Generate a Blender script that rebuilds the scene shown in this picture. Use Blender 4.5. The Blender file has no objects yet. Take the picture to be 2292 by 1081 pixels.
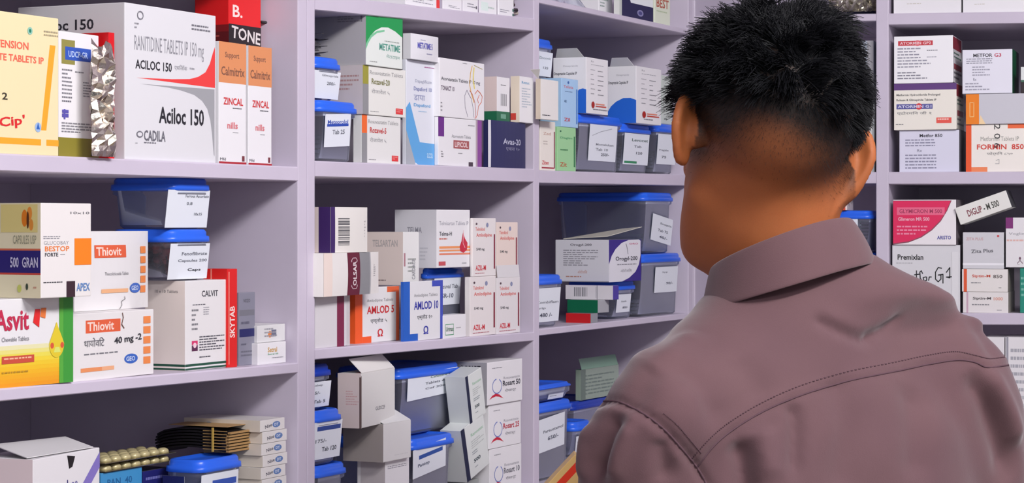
import bpy, bmesh, math, random
import numpy as np
from mathutils import Vector, Matrix, Euler
from mathutils.bvhtree import BVHTree
random.seed(7); RNG = np.random.default_rng(7)
SC = bpy.context.scene; COL = SC.collection

# ------------------------------------------------------------------ camera, light, exposure
IW, IH, FP = 2292.0, 1081.0, 5000.0      # photo size, focal length in pixels
CX, HY, CZ = 1146.0, 500.0, 1.45         # principal column, horizon row, camera height
cd = bpy.data.cameras.new('camera'); cam = bpy.data.objects.new('camera', cd); COL.objects.link(cam)
cam.location = (0, 0, CZ); cam.rotation_euler = (math.pi/2, 0, 0)
cd.sensor_width = 36; cd.lens = 36*FP/IW; cd.shift_y = -(IH/2-HY)/IW; cd.clip_start = .05
SC.camera = cam
SC.view_settings.view_transform = 'Standard'; SC.view_settings.look = 'None'
SC.view_settings.exposure = 0.0; SC.view_settings.gamma = 1; SC.view_settings.use_curve_mapping = False
SC.cycles.transparent_max_bounces = 24; SC.cycles.max_bounces = 8
wd = bpy.data.worlds.new('world'); SC.world = wd; wd.use_nodes = True
wd.node_tree.nodes['Background'].inputs[0].default_value = (.72, .76, 1, 1)
wd.node_tree.nodes['Background'].inputs[1].default_value = .07

def area(name, loc, target, sx, sy, power, col):
    l = bpy.data.lights.new(name, 'AREA'); l.shape = 'RECTANGLE'; l.size = sx; l.size_y = sy; l.energy = power; l.color = col
    o = bpy.data.objects.new(name, l); COL.objects.link(o); o.location = loc
    d = Vector(target)-Vector(loc); o.rotation_euler = d.to_track_quat('-Z', 'Y').to_euler(); return o
# the shop's tube lights on the ceiling of the aisle, and daylight from the open shop front behind
area('tube_light_aisle', (1.12, .95, 2.62), (0, 2.95, 1.38), 1.2, .12, 50, (1, .97, .97))
area('tube_light_front', (.2, -.6, 2.62), (.2, 2.9, 1.3), 1.2, .3, 20, (.97, .96, 1))
area('shop_front_daylight', (.9, -1.6, 1.7), (.2, 2.8, 1.3), 1.6, 1.6, 14, (.9, .93, 1))

# ------------------------------------------------------------------ frames: a straight front line and its depth direction
def P(px, py, Y): return Vector(((px-CX)/FP*Y, Y, CZ+(HY-py)/FP*Y))
def ang(v): return math.atan2(v[1], v[0])
class Frame:
    def __init__(s, p0, u): s.p0 = Vector(p0); s.u = Vector(u).normalized(); s.v = Vector((-s.u.y, s.u.x))
    def xy(s, a, d): return s.p0+s.u*a+s.v*d
    def s_at(s, px, d=0.):
        k = (px-CX)/FP; q = s.p0+s.v*d
        return (k*q.y-q.x)/(s.u.x-k*s.u.y)
    def z_at(s, px, py, d=0.): return CZ+(HY-py)/FP*s.xy(s.s_at(px, d), d).y
def solve(p, dirv, px):
    k = (px-CX)/FP; return (k*p.y-p.x)/(dirv.x-k*dirv.y)
FA = Frame((-.472, 2.06), (.4333, .9013))          # the long shelf wall, running away to the corner
t15 = math.radians(18.3)
FC = Frame((.0808*3.68, 3.68), (math.cos(t15), -math.sin(t15)))   # the unit across the corner

# ------------------------------------------------------------------ materials
def lin(c):
    if isinstance(c, str):
        c = c.lstrip('#'); c = tuple(int(c[i:i+2], 16)/255 for i in (0, 2, 4))
    return tuple(x/12.92 if x <= .04045 else ((x+.055)/1.055)**2.4 for x in c)
_m = {}
def mat(c, rough=.45, metal=0., name=None, noise=0., bump=0., nscale=40., sss=0.):
    key = (c, rough, metal, noise, bump, nscale, sss)
    if key in _m: return _m[key]
    m = bpy.data.materials.new(name or 'paint_'+str(c).strip('#')); m.use_nodes = True
    nt = m.node_tree; b = nt.nodes['Principled BSDF']; l = lin(c)
    b.inputs['Base Color'].default_value = (*l, 1); b.inputs['Roughness'].default_value = rough; b.inputs['Metallic'].default_value = metal
    if sss: b.inputs['Subsurface Weight'].default_value = sss; b.inputs['Subsurface Radius'].default_value = (.012, .004, .002); b.inputs['Subsurface Scale'].default_value = 1
    if noise or bump:
        tc = nt.nodes.new('ShaderNodeTexCoord'); n = nt.nodes.new('ShaderNodeTexNoise')
        n.inputs['Scale'].default_value = nscale; n.inputs['Detail'].default_value = 5
        nt.links.new(tc.outputs['Object'], n.inputs['Vector'])
        if noise:
            r = nt.nodes.new('ShaderNodeMapRange'); r.inputs['From Min'].default_value = .3; r.inputs['From Max'].default_value = .7
            r.inputs['To Min'].default_value = 1-noise; r.inputs['To Max'].default_value = 1+noise*.4
            x = nt.nodes.new('ShaderNodeVectorMath'); x.operation = 'SCALE'; x.inputs[0].default_value = l
            nt.links.new(n.outputs['Fac'], r.inputs['Value']); nt.links.new(r.outputs['Result'], x.inputs['Scale']); nt.links.new(x.outputs['Vector'], b.inputs['Base Color'])
        if bump:
            bp = nt.nodes.new('ShaderNodeBump'); bp.inputs['Strength'].default_value = bump; bp.inputs['Distance'].default_value = .002
            nt.links.new(n.outputs['Fac'], bp.inputs['Height']); nt.links.new(bp.outputs['Normal'], b.inputs['Normal'])
    _m[key] = m; return m
def plastic(name, tint, fac, rough=.18, col=(.8, .84, .95)):
    m = bpy.data.materials.new(name); m.use_nodes = True; nt = m.node_tree; b = nt.nodes['Principled BSDF']; out = nt.nodes['Material Output']
    b.inputs['Base Color'].default_value = (*col, 1); b.inputs['Roughness'].default_value = rough
    t = nt.nodes.new('ShaderNodeBsdfTransparent'); t.inputs[0].default_value = (*tint, 1)
    mx = nt.nodes.new('ShaderNodeMixShader'); fr = nt.nodes.new('ShaderNodeFresnel'); ad = nt.nodes.new('ShaderNodeMath'); ad.operation = 'ADD'; ad.use_clamp = True
    ad.inputs[1].default_value = fac; fr.inputs[0].default_value = 1.3
    nt.links.new(fr.outputs[0], ad.inputs[0]); nt.links.new(ad.outputs[0], mx.inputs[0]); nt.links.new(t.outputs[0], mx.inputs[1]); nt.links.new(b.outputs[0], mx.inputs[2]); nt.links.new(mx.outputs[0], out.inputs[0])
    return m
TUB = plastic('clear_tub_plastic', (.95, .96, .99), .06)
BAG = plastic('clear_bag_plastic', (.93, .94, .99), .22, .12)
LIDM = mat('#2a68ea', .3, name='blue_lid_plastic'); LIDD = mat('#1038a8', .4, name='deep_blue_lid_plastic')
SHELF = mat('#cdc4d4', .42, name='lavender_gloss_paint', noise=.05, bump=.12, nscale=9.)
SHELFC = SHELF
FOIL = mat('#e9e0d0', .24, 1., name='crinkled_foil', bump=.5, nscale=90.)
INK = '#26262c'

# ------------------------------------------------------------------ mesh helpers
def link(name, me, parent=None, mats=()):
    o = bpy.data.objects.new(name, me); COL.objects.link(o)
    for m in mats: me.materials.append(m)
    if parent is not None: o.parent = parent
    return o
def tag(o, label=None, cat=None, group=None, kind=None):
    for k, v in (('label', label), ('category', cat), ('group', group), ('kind', kind)):
        if v: o[k] = v
    return o
class MB:
    """collects faces with their materials, builds ONE mesh"""
    def __init__(s): s.bm = bmesh.new(); s.mats = []
    def mi(s, m):
        if isinstance(m, str): m = mat(m)
        if m not in s.mats: s.mats.append(m)
        return s.mats.index(m)
    def face(s, pts, m, smooth=False):
        try: f = s.bm.faces.new([s.bm.verts.new(p) for p in pts])
        except ValueError: return
        f.material_index = s.mi(m); f.smooth = smooth
    def mesh(s, vs, fs, m, smooth=False):
        k = s.mi(m); vv = [s.bm.verts.new(v) for v in vs]
        for f in fs:
            try: ff = s.bm.faces.new([vv[i] for i in f])
            except ValueError: continue
            ff.material_index = k; ff.smooth = smooth
    def box(s, x0, x1, y0, y1, z0, z1, m, bev=0.):
        t = bmesh.new(); bmesh.ops.create_cube(t, size=1)
        for v in t.verts: v.co = Vector((x0+(v.co.x+.5)*(x1-x0), y0+(v.co.y+.5)*(y1-y0), z0+(v.co.z+.5)*(z1-z0)))
        if bev: bmesh.ops.bevel(t, geom=t.edges[:], offset=bev, segments=2, affect='EDGES', profile=.6)
        t.verts.ensure_lookup_table()
        s.mesh([v.co.copy() for v in t.verts], [[v.index for v in f.verts] for f in t.faces], m); t.free()
    def tube(s, pts, r, m, n=8, cap=True):
        pts = [Vector(p) for p in pts]; vs = []; fs = []
        rr = r if isinstance(r, (list, tuple)) else [r]*len(pts)
        for i, p in enumerate(pts):
            d = (pts[min(i+1, len(pts)-1)]-pts[max(i-1, 0)]).normalized()
            a = d.cross(Vector((0, 0, 1)));
            if a.length < .05: a = d.cross(Vector((1, 0, 0)))
            a.normalize(); b = d.cross(a)
            vs += [p+(a*math.cos(k*2*math.pi/n)+b*math.sin(k*2*math.pi/n))*rr[i] for k in range(n)]
        for i in range(len(pts)-1):
            for k in range(n): fs.append([i*n+k, i*n+(k+1) % n, (i+1)*n+(k+1) % n, (i+1)*n+k])
        if cap: fs.append(list(range(n))[::-1]); fs.append([(len(pts)-1)*n+k for k in range(n)])
        s.mesh(vs, fs, m, True)
    def build(s, name, parent=None):
        me = bpy.data.meshes.new(name); s.bm.to_mesh(me); s.bm.free(); return link(name, me, parent, s.mats)

_tc = {}
def glyphs(txt, bold):
    if (txt, bold) in _tc: return _tc[txt, bold]
    c = bpy.data.curves.new('t', 'FONT'); c.body = txt; c.resolution_u = 2; c.offset = .022 if bold else 0
    o = bpy.data.objects.new('t', c); COL.objects.link(o); dg = bpy.context.evaluated_depsgraph_get(); dg.update()
    e = o.evaluated_get(dg); me = e.to_mesh()
    vs = np.array([v.co[:2] for v in me.vertices]); fs = [list(p.vertices) for p in me.polygons]
    e.to_mesh_clear(); bpy.data.objects.remove(o); bpy.data.curves.remove(c)
    lo, hi = vs.min(0), vs.max(0); vs = (vs-lo)/np.maximum(hi-lo, 1e-6)
    _tc[txt, bold] = (vs, fs); return vs, fs

class Face:
    """(u,v) on a flat or bowed face -> point; w,h in metres"""
    def __init__(s, o, U, V, N, w, h, bow=0.):
        s.o, s.U, s.V, s.N, s.w, s.h, s.bow = Vector(o), Vector(U), Vector(V), Vector(N), w, h, bow
    def __call__(s, u, v, off=0.):
        b = s.bow*(1-(2*u-1)**2)*(1-.35*(2*v-1)**2) if s.bow else 0
        return s.o+s.U*(u*s.w)+s.V*(v*s.h)+s.N*(b+off)
LAY = .00004
def draw(mb, F, arts, rnd):
    k = 1
    for a in arts:
        off = LAY*k+(.0003 if F.bow else 0); t = a[0]
        if t == 'r':
            _, u0, v0, u1, v1, c = a; n = 8 if F.bow else 1
            for i in range(n):
                x0, x1 = u0+(u1-u0)*i/n, u0+(u1-u0)*(i+1)/n
                for j in range(4 if F.bow else 1):
                    q = 4 if F.bow else 1; y0, y1 = v0+(v1-v0)*j/q, v0+(v1-v0)*(j+1)/q
                    mb.face([F(x0, y0, off), F(x1, y0, off), F(x1, y1, off), F(x0, y1, off)], c)
            k += 1
        elif t == 'p': mb.face([F(u, v, off) for u, v in a[1]], a[2]); k += 1
        elif t == 'e':
            _, cu, cv, ru, rv, c = a
            mb.face([F(cu+ru*math.cos(i*math.pi/12), cv+rv*math.sin(i*math.pi/12), off) for i in range(24)], c); k += 1
        elif t == 't':
            _, s, u0, v0, u1, v1, c = a[:7]; bold = len(a) > 7 and a[7]; rot = a[8] if len(a) > 8 else 0
            vs, fs = glyphs(s, bold)
            if rot == 90: pts = [(u0+(1-y)*(u1-u0), v0+x*(v1-v0)) for x, y in vs]
            elif rot == -90: pts = [(u0+y*(u1-u0), v0+(1-x)*(v1-v0)) for x, y in vs]
            elif rot:
                cu, cv = (u0+u1)/2, (v0+v1)/2; cr, sr = math.cos(math.radians(rot)), math.sin(math.radians(rot)); pts = []
                for x, y in vs:
                    X, Y = (x-.5)*(u1-u0)*F.w, (y-.5)*(v1-v0)*F.h
                    pts.append((cu+(X*cr-Y*sr)/F.w, cv+(X*sr+Y*cr)/F.h))
            else: pts = [(u0+x*(u1-u0), v0+y*(v1-v0)) for x, y in vs]
            mb.mesh([F(u, v, off+.00002) for u, v in pts], fs, c); k += 1
        elif t == 'l':
            _, u0, v0, u1, v1, n, c = a; ph = (v1-v0)/n
            for i in range(n):
                y1 = v1-i*ph; y0 = y1-ph*.42; x = u0; end = u1-(u1-u0)*rnd.choice([0, 0, .1, .3, .45])
                while x < end-.01:
                    wd_ = rnd.uniform(.05, .16)*(u1-u0)*1.1; xe = min(x+wd_, end)
                    mb.face([F(x, y0, off), F(xe, y0, off), F(xe, y1, off), F(x, y1, off)], c); x = xe+.018*(u1-u0)+.004
            k += 1
        elif t == 's':
            _, pts, w, c = a; q = [Vector((u*F.w, v*F.h)) for u, v in pts]
            for i in range(len(q)-1):
                d = (q[i+1]-q[i]);
                if d.length < 1e-6: continue
                d.normalize(); nn = Vector((-d.y, d.x))*w/2; e = d*w*.3
                mb.face([F(x/F.w, y/F.h, off) for x, y in (q[i]-nn-e, q[i+1]-nn+e, q[i+1]+nn+e, q[i]+nn-e)], c)
            k += 1
        elif t == 'bar':
            _, u0, v0, u1, v1, c, n = a; vert = F.w*(u1-u0) > F.h*(v1-v0); x = 0.
            while x < 1:
                w_ = rnd.choice([.5, 1, 1.6])/n
                e_ = min(1, x+w_)
                if vert: mb.face([F(u0+x*(u1-u0), v0, off), F(u0+e_*(u1-u0), v0, off), F(u0+e_*(u1-u0), v1, off), F(u0+x*(u1-u0), v1, off)], c)
                else: mb.face([F(u0, v0+x*(v1-v0), off), F(u1, v0+x*(v1-v0), off), F(u1, v0+e_*(v1-v0), off), F(u0, v0+e_*(v1-v0), off)], c)
                x = e_+rnd.choice([.5, 1])/n
            k += 1

class Rec: pass
def base_z(base, fr, s):
    if isinstance(base, (int, float)): return base
    if isinstance(base, Rec): return base.top+.0003
    return base(s)
def place(fr, xc, xr, xl, L, d0, yaw, w=None):
    """front-left-bottom corner, width and depth from pixel columns"""
    s = fr.s_at(xc, d0); p = fr.xy(s, d0); r = Matrix.Rotation(math.radians(yaw), 2); a = r@fr.u; b = r@fr.v
    w = w or solve(p, a, xr)
    if xl is not None: L = solve(p, b, xl)
    return s, p, a, b, w, L
KIND = {}
def carton(fr, xc, xr, yt, base, label, F=(), S=(), R=(), T=(), xl=None, L=.09, d0=.012, yaw=0, col='#e9e8ea', side=None, bow=0., sbow=0., roll=0, h=None,
           group=None, name='medicine_carton', cat='box', rough=.42, top=None, flaps=None, yb=None):
    s, p, a, b, w, L = place(fr, xc, xr, xl, L, d0, yaw)
    zb = base_z(base, fr, s+w/2) if base is not None else CZ+(HY-yb)/FP*p.y
    if yb is not None and base is None: zb = CZ+(HY-yb)/FP*p.y
    h = h or CZ+(HY-yt)/FP*p.y-zb
    rnd = random.Random(int(xc*7+yt*13)); mb = MB(); bev = min(.0009, w*.03, h*.03)
    nx = 10 if (bow or sbow) else 1
    if nx == 1: mb.box(0, w, 0, L, 0, h, mat(col, rough), bev)
    else:
        def ring(z):                                            # bowed walls of an over-full carton
            q = []
            k = 1-.35*(2*z/h-1)**2
            for i in range(nx+1): u = i/nx; q.append(Vector((u*w, -bow*(1-(2*u-1)**2)*k, z)))
            for i in range(1, nx+1): u = i/nx; q.append(Vector((w, u*L, z)))
            for i in range(1, nx+1): u = 1-i/nx; q.append(Vector((u*w, L, z)))
            for i in range(1, nx): u = 1-i/nx; q.append(Vector((-sbow*(1-(2*u-1)**2)*k, u*L, z)))
            return q
        vs = []; fs = []; nz = 6
        for j in range(nz+1): r_ = ring(h*j/nz); vs += r_
        n = len(r_)
        for j in range(nz):
            for i in range(n): fs.append([j*n+i, j*n+(i+1) % n, (j+1)*n+(i+1) % n, (j+1)*n+i])
        fs.append(list(range(n))[::-1]); fs.append([nz*n+i for i in range(n)]); mb.mesh(vs, fs, mat(col, rough))
    fF = Face((0, 0, 0), (1, 0, 0), (0, 0, 1), (0, -1, 0), w, h, bow)
    fS = Face((0, L, 0), (0, -1, 0), (0, 0, 1), (-1, 0, 0), L, h, sbow)
    fR = Face((w, 0, 0), (0, 1, 0), (0, 0, 1), (1, 0, 0), L, h)
    fT = Face((0, 0, h), (1, 0, 0), (0, 1, 0), (0, 0, 1), w, L)
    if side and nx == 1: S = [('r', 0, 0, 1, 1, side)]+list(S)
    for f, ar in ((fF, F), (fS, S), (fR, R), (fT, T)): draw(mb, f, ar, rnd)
    # tuck flap seam on the end
    draw(mb, fT, [('r', .03, .02, .97, .035, '#b9b6ba')], rnd)
    o = mb.build(name); o.location = (p.x, p.y, zb); o.rotation_euler = (0, 0, ang(a))
    if roll: o.rotation_euler = (Matrix.Rotation(ang(a), 3, 'Z')@Matrix.Rotation(math.radians(roll), 3, 'Y')).to_euler()
    tag(o, label, cat, group)
    if flaps:
        for kind, col2 in flaps:
            fb = MB()
            if kind == 'up':      # torn top flap standing up at the front
                fb.box(w*.04, w*.96, .001, .0016, h-.0005, h+min(.02, h*.22), mat(col2, rough))
            elif kind == 'lean':  # front tuck flap leaning back over the top
                q = .55*L; t_ = .0008
                vs = [(w*.02, 0, h), (w*.98, 0, h), (w*.98, q, h+.016), (w*.02, q, h+.016), (w*.02, 0, h+t_), (w*.98, 0, h+t_), (w*.98, q, h+.016+t_), (w*.02, q, h+.016+t_)]
                fb.mesh(vs, [(0, 1, 2, 3)[::-1], (4, 5, 6, 7), (0, 1, 5, 4), (1, 2, 6, 5), (2, 3, 7, 6), (3, 0, 4, 7)], mat(col2, rough))
            elif kind == 'tilt':  # lid flap rising towards the back corner
                vs = [(0, L*.1, h+.001), (w*.9, 0, h+.001), (w, L*.6, h+.009), (w*.1, L*.8, h+.011)]
                vs += [(x, y, z+.0008) for x, y, z in vs]
                fb.mesh(vs, [(0, 1, 2, 3)[::-1], (4, 5, 6, 7), (0, 1, 5, 4), (1, 2, 6, 5), (2, 3, 7, 6), (3, 0, 4, 7)], mat(col2, rough))
            elif kind == 'wedge':  # opened lid rising towards the front end
                vs = [(0, L*.85, h+.001), (0, .002, h+.005), (w*.95, -.004, h+.019), (w*.9, L*.3, h+.016)]
                vs += [(x, y, z+.0008) for x, y, z in vs]
                fb.mesh(vs, [(0, 1, 2, 3), (4, 5, 6, 7)[::-1], (0, 1, 5, 4), (1, 2, 6, 5), (2, 3, 7, 6), (3, 0, 4, 7)], mat(col2, rough))
            elif kind == 'side':  # small side flap
                vs = [(0, .004, h), (0, L-.004, h), (-.012, L-.012, h+.012), (-.012, .01, h+.012)]
                vs += [(x+.0007, y, z+.0003) for x, y, z in vs]
                fb.mesh(vs, [(0, 1, 2, 3)[::-1], (4, 5, 6, 7), (0, 1, 5, 4), (1, 2, 6, 5), (2, 3, 7, 6), (3, 0, 4, 7)], mat(col2, rough))
            f_ = fb.build('flap', o)
    R_ = Rec(); R_.o = o; R_.top = zb+h; R_.w = w; R_.L = L; R_.h = h; R_.p = p; R_.a = a; R_.b = b; R_.z = zb
    return R_

def rrect(w, L, r, inset, z, n=4):
    x0, x1, y0, y1 = inset, w-inset, inset, L-inset; r = max(min(r, (x1-x0)*.45, (y1-y0)*.45), .001); q = []
    for cx, cy, a0 in ((x1-r, y0+r, -90), (x1-r, y1-r, 0), (x0+r, y1-r, 90), (x0+r, y0+r, 180)):
        for i in range(n+1):
            a = math.radians(a0+90*i/n); q.append(Vector((cx+r*math.cos(a), cy+r*math.sin(a), z)))
    return q
def loft(mb, rings, m, cap0=True, cap1=True, smooth=True):
    n = len(rings[0]); vs = [p for r in rings for p in r]; fs = []
    for j in range(len(rings)-1):
        for i in range(n): fs.append([j*n+i, j*n+(i+1) % n, (j+1)*n+(i+1) % n, (j+1)*n+i])
    if cap0: fs.append(list(range(n))[::-1])
    if cap1: fs.append([(len(rings)-1)*n+i for i in range(n)])
    mb.mesh(vs, fs, m, smooth)
def tub(fr, xc, xr, yt, base, label, xl=None, L=.12, d0=.02, yaw=0, h=None, lab=None, lab_s=None, lid=None, group='blue-lidded clear plastic tubs on the shelves', fill=None, bodymat=None):
    """clear box with an overhanging snap lid; lab = (u0,v0,u1,v1, art) on the front, lab_s the same on the end"""
    s, p, a, b, w, L = place(fr, xc, xr, xl, L, d0, yaw)
    zb = base_z(base, fr, s+w/2); h = h or CZ+(HY-yt)/FP*p.y-zb
    root = bpy.data.objects.new('plastic_tub', None); COL.objects.link(root); root.location = (p.x, p.y, zb); root.rotation_euler = (0, 0, ang(a))
    tag(root, label, 'storage box', group)
    lh = min(.014, h*.28); bt = h-lh*.55; m = bodymat or TUB; mb = MB(); i0, i1 = .0075, .004; r = .012; rnd = random.Random(int(xc+yt))
    loft(mb, [rrect(w, L, r, i0+.003, 0), rrect(w, L, r, i0, .003), rrect(w, L, r, i1+.001, bt-.012), rrect(w, L, r, i1-.002, bt-.010), rrect(w, L, r, i1-.002, bt-.004), rrect(w, L, r, i1, bt)], m, True, False)
    loft(mb, [rrect(w, L, r, i1+.0012, bt), rrect(w, L, r, i0+.0015, .004)], m, False, True)
    mb.build('body', root)
    mb = MB(); lm = lid or LIDM; r2 = .013
    loft(mb, [rrect(w, L, r2, .0015, h-lh), rrect(w, L, r2, 0, h-lh+.0008), rrect(w, L, r2, .0004, h-lh*.55), rrect(w, L, r2, .0024, h-lh*.5), rrect(w, L, r2, .0026, h-.003), rrect(w, L, r2, .004, h-.0005), rrect(w, L, r2, .0065, h),
              rrect(w, L, r2, .009, h-.0022), rrect(w, L, r2, .02, h-.0025)], lm, True, True)
    mb.build('lid', root)
    def tf(inset_b, inset_t, side):
        V = Vector((0, (inset_t-inset_b), bt)) if side == 'F' else Vector(((inset_t-inset_b)*-1, 0, bt)); hh = V.length; V.normalize()
        if side == 'F': return Face((0, inset_b, 0), (1, 0, 0), V*1.0 if False else Vector((0, -(inset_b-inset_t)/hh, bt/hh)), (0, -1, 0), w, hh)
        return Face((inset_b, L, 0), (0, -1, 0), Vector((-(inset_b-inset_t)/hh, 0, bt/hh)), (-1, 0, 0), L, hh)
    for sp, sd in ((lab, 'F'), (lab_s, 'S')):
        if not sp: continue
        u0, v0, u1, v1, art = sp[:5]; f = tf(i0, i1-.002, sd); mb = MB()
        base_o = f(u0, v0, .0006); sub = Face(base_o, f.U, f.V, f.N, (u1-u0)*f.w, (v1-v0)*f.h)
        sk = sp[5] if len(sp) > 5 else 0
        if sk:
            cr, sr = math.cos(math.radians(sk)), math.sin(math.radians(sk)); sub.U, sub.V = f.U*cr+f.V*sr, f.V*cr-f.U*sr
        pm = mat('#e4e9f0', .5)
        q = [sub(x, y, 0) for x, y in ((0, 0), (1, 0), (1, 1), (0, 1))]; q2 = [sub(x, y, .0003) for x, y in ((0, 0), (1, 0), (1, 1), (0, 1))]
        mb.mesh(q+q2, [(0, 1, 2, 3)[::-1], (4, 5, 6, 7), (0, 1, 5, 4), (1, 2, 6, 5), (2, 3, 7, 6), (3, 0, 4, 7)], pm)
        sub.o = sub(0, 0, .0003); draw(mb, sub, art, rnd); mb.build('label', root)
    R_ = Rec(); R_.o = root; R_.top = zb+h; R_.w = w; R_.L = L; R_.h = h; R_.p = p; R_.a = a; R_.b = b; R_.z = zb
    if fill: fill(R_, rnd)
    return R_

# ------------------------------------------------------------------ room shell
def slab(name, x0, x1, y0, y1, z0, z1, m):
    mb = MB(); mb.box(x0, x1, y0, y1, z0, z1, m); o = mb.build(name); tag(o, kind='structure'); return o
TILE = mat('#b9b1a6', .3, name='floor_tiles', noise=.1, nscale=3.)
WALLM = mat('#cfc6d6', .7, name='wall_distemper', noise=.05, nscale=2.)
slab('floor', -1.9, 2.3, -2.4, 4.7, -.1, 0, TILE)
slab('ceiling', -1.9, 2.3, -2.4, 4.7, 2.75, 2.85, WALLM)
slab('wall_left', -2.0, -1.9, -2.4, 4.7, 0, 2.75, WALLM)
slab('wall_right', 2.3, 2.4, -2.4, 4.7, 0, 2.75, WALLM)
slab('wall_back', -1.9, 2.3, 4.6, 4.7, 0, 2.75, WALLM)

# ------------------------------------------------------------------ shelf units
def unit(fr, label, s0, s1, depth, panels, boards, zlo, zhi, mt=None):
    """panels: [(s_start, s_end)], boards: [(s0, s1, z_top_at_s0, z_top_at_s1, thick)] in frame coordinates"""
    mt = mt or SHELF
    root = bpy.data.objects.new('shelf_unit', None); COL.objects.link(root); q = fr.xy(s0, 0); root.location = (q.x, q.y, zlo); root.rotation_euler = (0, 0, ang(fr.u))
    tag(root, label, 'shelves')
    for a, b in panels:
        mb = MB(); mb.box(a-s0, b-s0, 0, depth, 0, zhi-zlo, mt, .0012); mb.build('side_panel', root)
    mb = MB(); mb.box(0, s1-s0, depth, depth+.012, 0, zhi-zlo, mt); mb.build('back_panel', root)
    for a, b, za, zb, th in boards:
        mb = MB(); a -= s0; b -= s0; za -= zlo; zb -= zlo; n = 12; vs = []
        for i in range(n+1):
            t = i/n; x = a+(b-a)*t; z = za+(zb-za)*t
            vs += [(x, .0015, z-th), (x, 0, z-th+.001), (x, 0, z-.0015), (x, .0015, z), (x, depth, z), (x, depth, z-th)]
        fs = []
        for i in range(n):
            for k in range(6): fs.append([i*6+k, (i+1)*6+k, (i+1)*6+(k+1) % 6, i*6+(k+1) % 6][::-1])
        fs += [list(range(6)), [n*6+k for k in range(6)][::-1]]
        mb.mesh(vs, fs, mt); mb.build('shelf_board', root)
    return root
def lvl(fr, x1, y1, x2, y2):
    a, b = fr.s_at(x1), fr.s_at(x2); za, zb = fr.z_at(x1, y1), fr.z_at(x2, y2)
    f = lambda s: za+(zb-za)*(s-a)/(b-a); return f
BOT = CZ-.365
sA0, sA1 = FA.s_at(-260), FA.s_at(667)
pA = [(sA0-.02, sA0), (sA1, FA.s_at(687))]
A_mid = lvl(FA, 0, 343, 660, 373); A_low = lvl(FA, 0, 870, 660, 812); zc = lambda z: (lambda s: CZ+z)
A_top = zc(.300); flat = zc(-.365)
def brd(f, a, b, th): return (a, b, f(a), f(b), th)
unit(FA, 'lavender painted open shelf unit nearest the viewer, holding the tall ranitidine carton', sA0-.02, pA[1][1], .376, pA,
     [brd(A_mid, sA0, sA1, .0165), brd(A_low, sA0, sA1, .0118), brd(A_top, sA0, sA1, .017), brd(flat, sA0, sA1, .017),
      brd(zc(-.9), sA0, sA1, .017), brd(zc(-1.38), sA0, sA1, .017), brd(zc(.62), sA0, sA1, .017)], 0.02, 2.2)
b0, b1, b2, b3, b4, b5 = (FA.s_at(x) for x in (688, 705, 1195, 1207, 1541, 1550))
B_up = lvl(FA, 790, -3, 1193, 41); B_mid = lvl(FA, 705, 360, 1195, 378); B_low = lvl(FA, 705, 781, 1180, 744)
D_up = zc(.316); D_mid = lvl(FA, 1207, 381, 1505, 390); D_low = lvl(FA, 1203, 737, 1490, 706)
unit(FA, 'lavender painted two-bay shelf unit running into the corner', b0, b5, .376, [(b0, b1), (b2, b3), (b4, b5)],
     [brd(B_up, b1, b2, .018), brd(B_mid, b1, b2, .0185), brd(B_low, b1, b2, .0125), brd(flat, b1, b2, .017),
      brd(D_up, b3, b4, .0085), brd(D_mid, b3, b4, .018), brd(D_low, b3, b4, .0095), brd(flat, b3, b4, .017),
      brd(zc(-.9), b1, b4, .017), brd(zc(-1.38), b1, b4, .017), brd(zc(.55), b1, b2, .017), brd(zc(.56), b3, b4, .017)], 0.02, 2.2)
c0, c1, c2, c3 = (FC.s_at(x) for x in (1556, 1961, 1989, 2480))
C_up = lvl(FC, 1990, 30, 2292, 26); C_mid = lvl(FC, 1990, 385, 2292, 384); C_low = lvl(FC, 2100, 701, 2292, 701)
unit(FC, 'lavender painted shelf unit across the corner beyond the man', c0-.015, c3+.015, .34, [(c0-.015, c0), (c1, c2), (c3, c3+.015)],
     [brd(C_up, c0, c1, .012), brd(C_mid, c0, c1, .0185), brd(C_low, c0, c1, .0185), brd(flat, c0, c1, .017),
      brd(C_up, c2, c3, .0185), brd(C_mid, c2, c3, .0195), brd(C_low, c2, c3, .0185), brd(flat, c2, c3, .017),
      brd(zc(-.9), c0, c3, .017), brd(zc(-1.38), c0, c3, .017), brd(zc(.60), c0, c3, .017)], 0.02, 2.2)

# ------------------------------------------------------------------ goods
W, CRM, PINKW, GRW = '#ececee', '#efe9df', '#ebdcda', '#c9c9cc'
RED, ORG, NAVY, BLU, GRN, MAR = '#d81e22', '#f26a1e', '#23255e', '#2a55b8', '#0d6b43', '#6d1734'
LB = 'cartons on the shelves'
def strips(n=6):
    def f(R, rnd):                                   # tablet strips lying inside a tub
        mb = MB(); m1 = mat('#a9adb8', .3, .6); m2 = mat('#8c3b34', .5)
        for i in range(n):
            x0 = .02+rnd.random()*.01; z = .005+i*.0055
            mb.box(x0, R.w-.022, .02, R.L-.03, z, z+.003, m1)
            k = int((R.w-.05)/.013)
            for j in range(max(k, 1)): mb.box(x0+.006+j*.013, x0+.014+j*.013, .0195, .028, z+.001, z+.0048, m1)
        o = mb.build('tablet_strips'); o.location = R.o.location; o.rotation_euler = R.o.rotation_euler
        tag(o, 'silver tablet strips lying inside the %s' % R.o['label'].split(',')[0].replace('clear plastic ', '')[:62].rsplit(' ', 1)[0], 'tablets', None, 'stuff')
    return f

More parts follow.
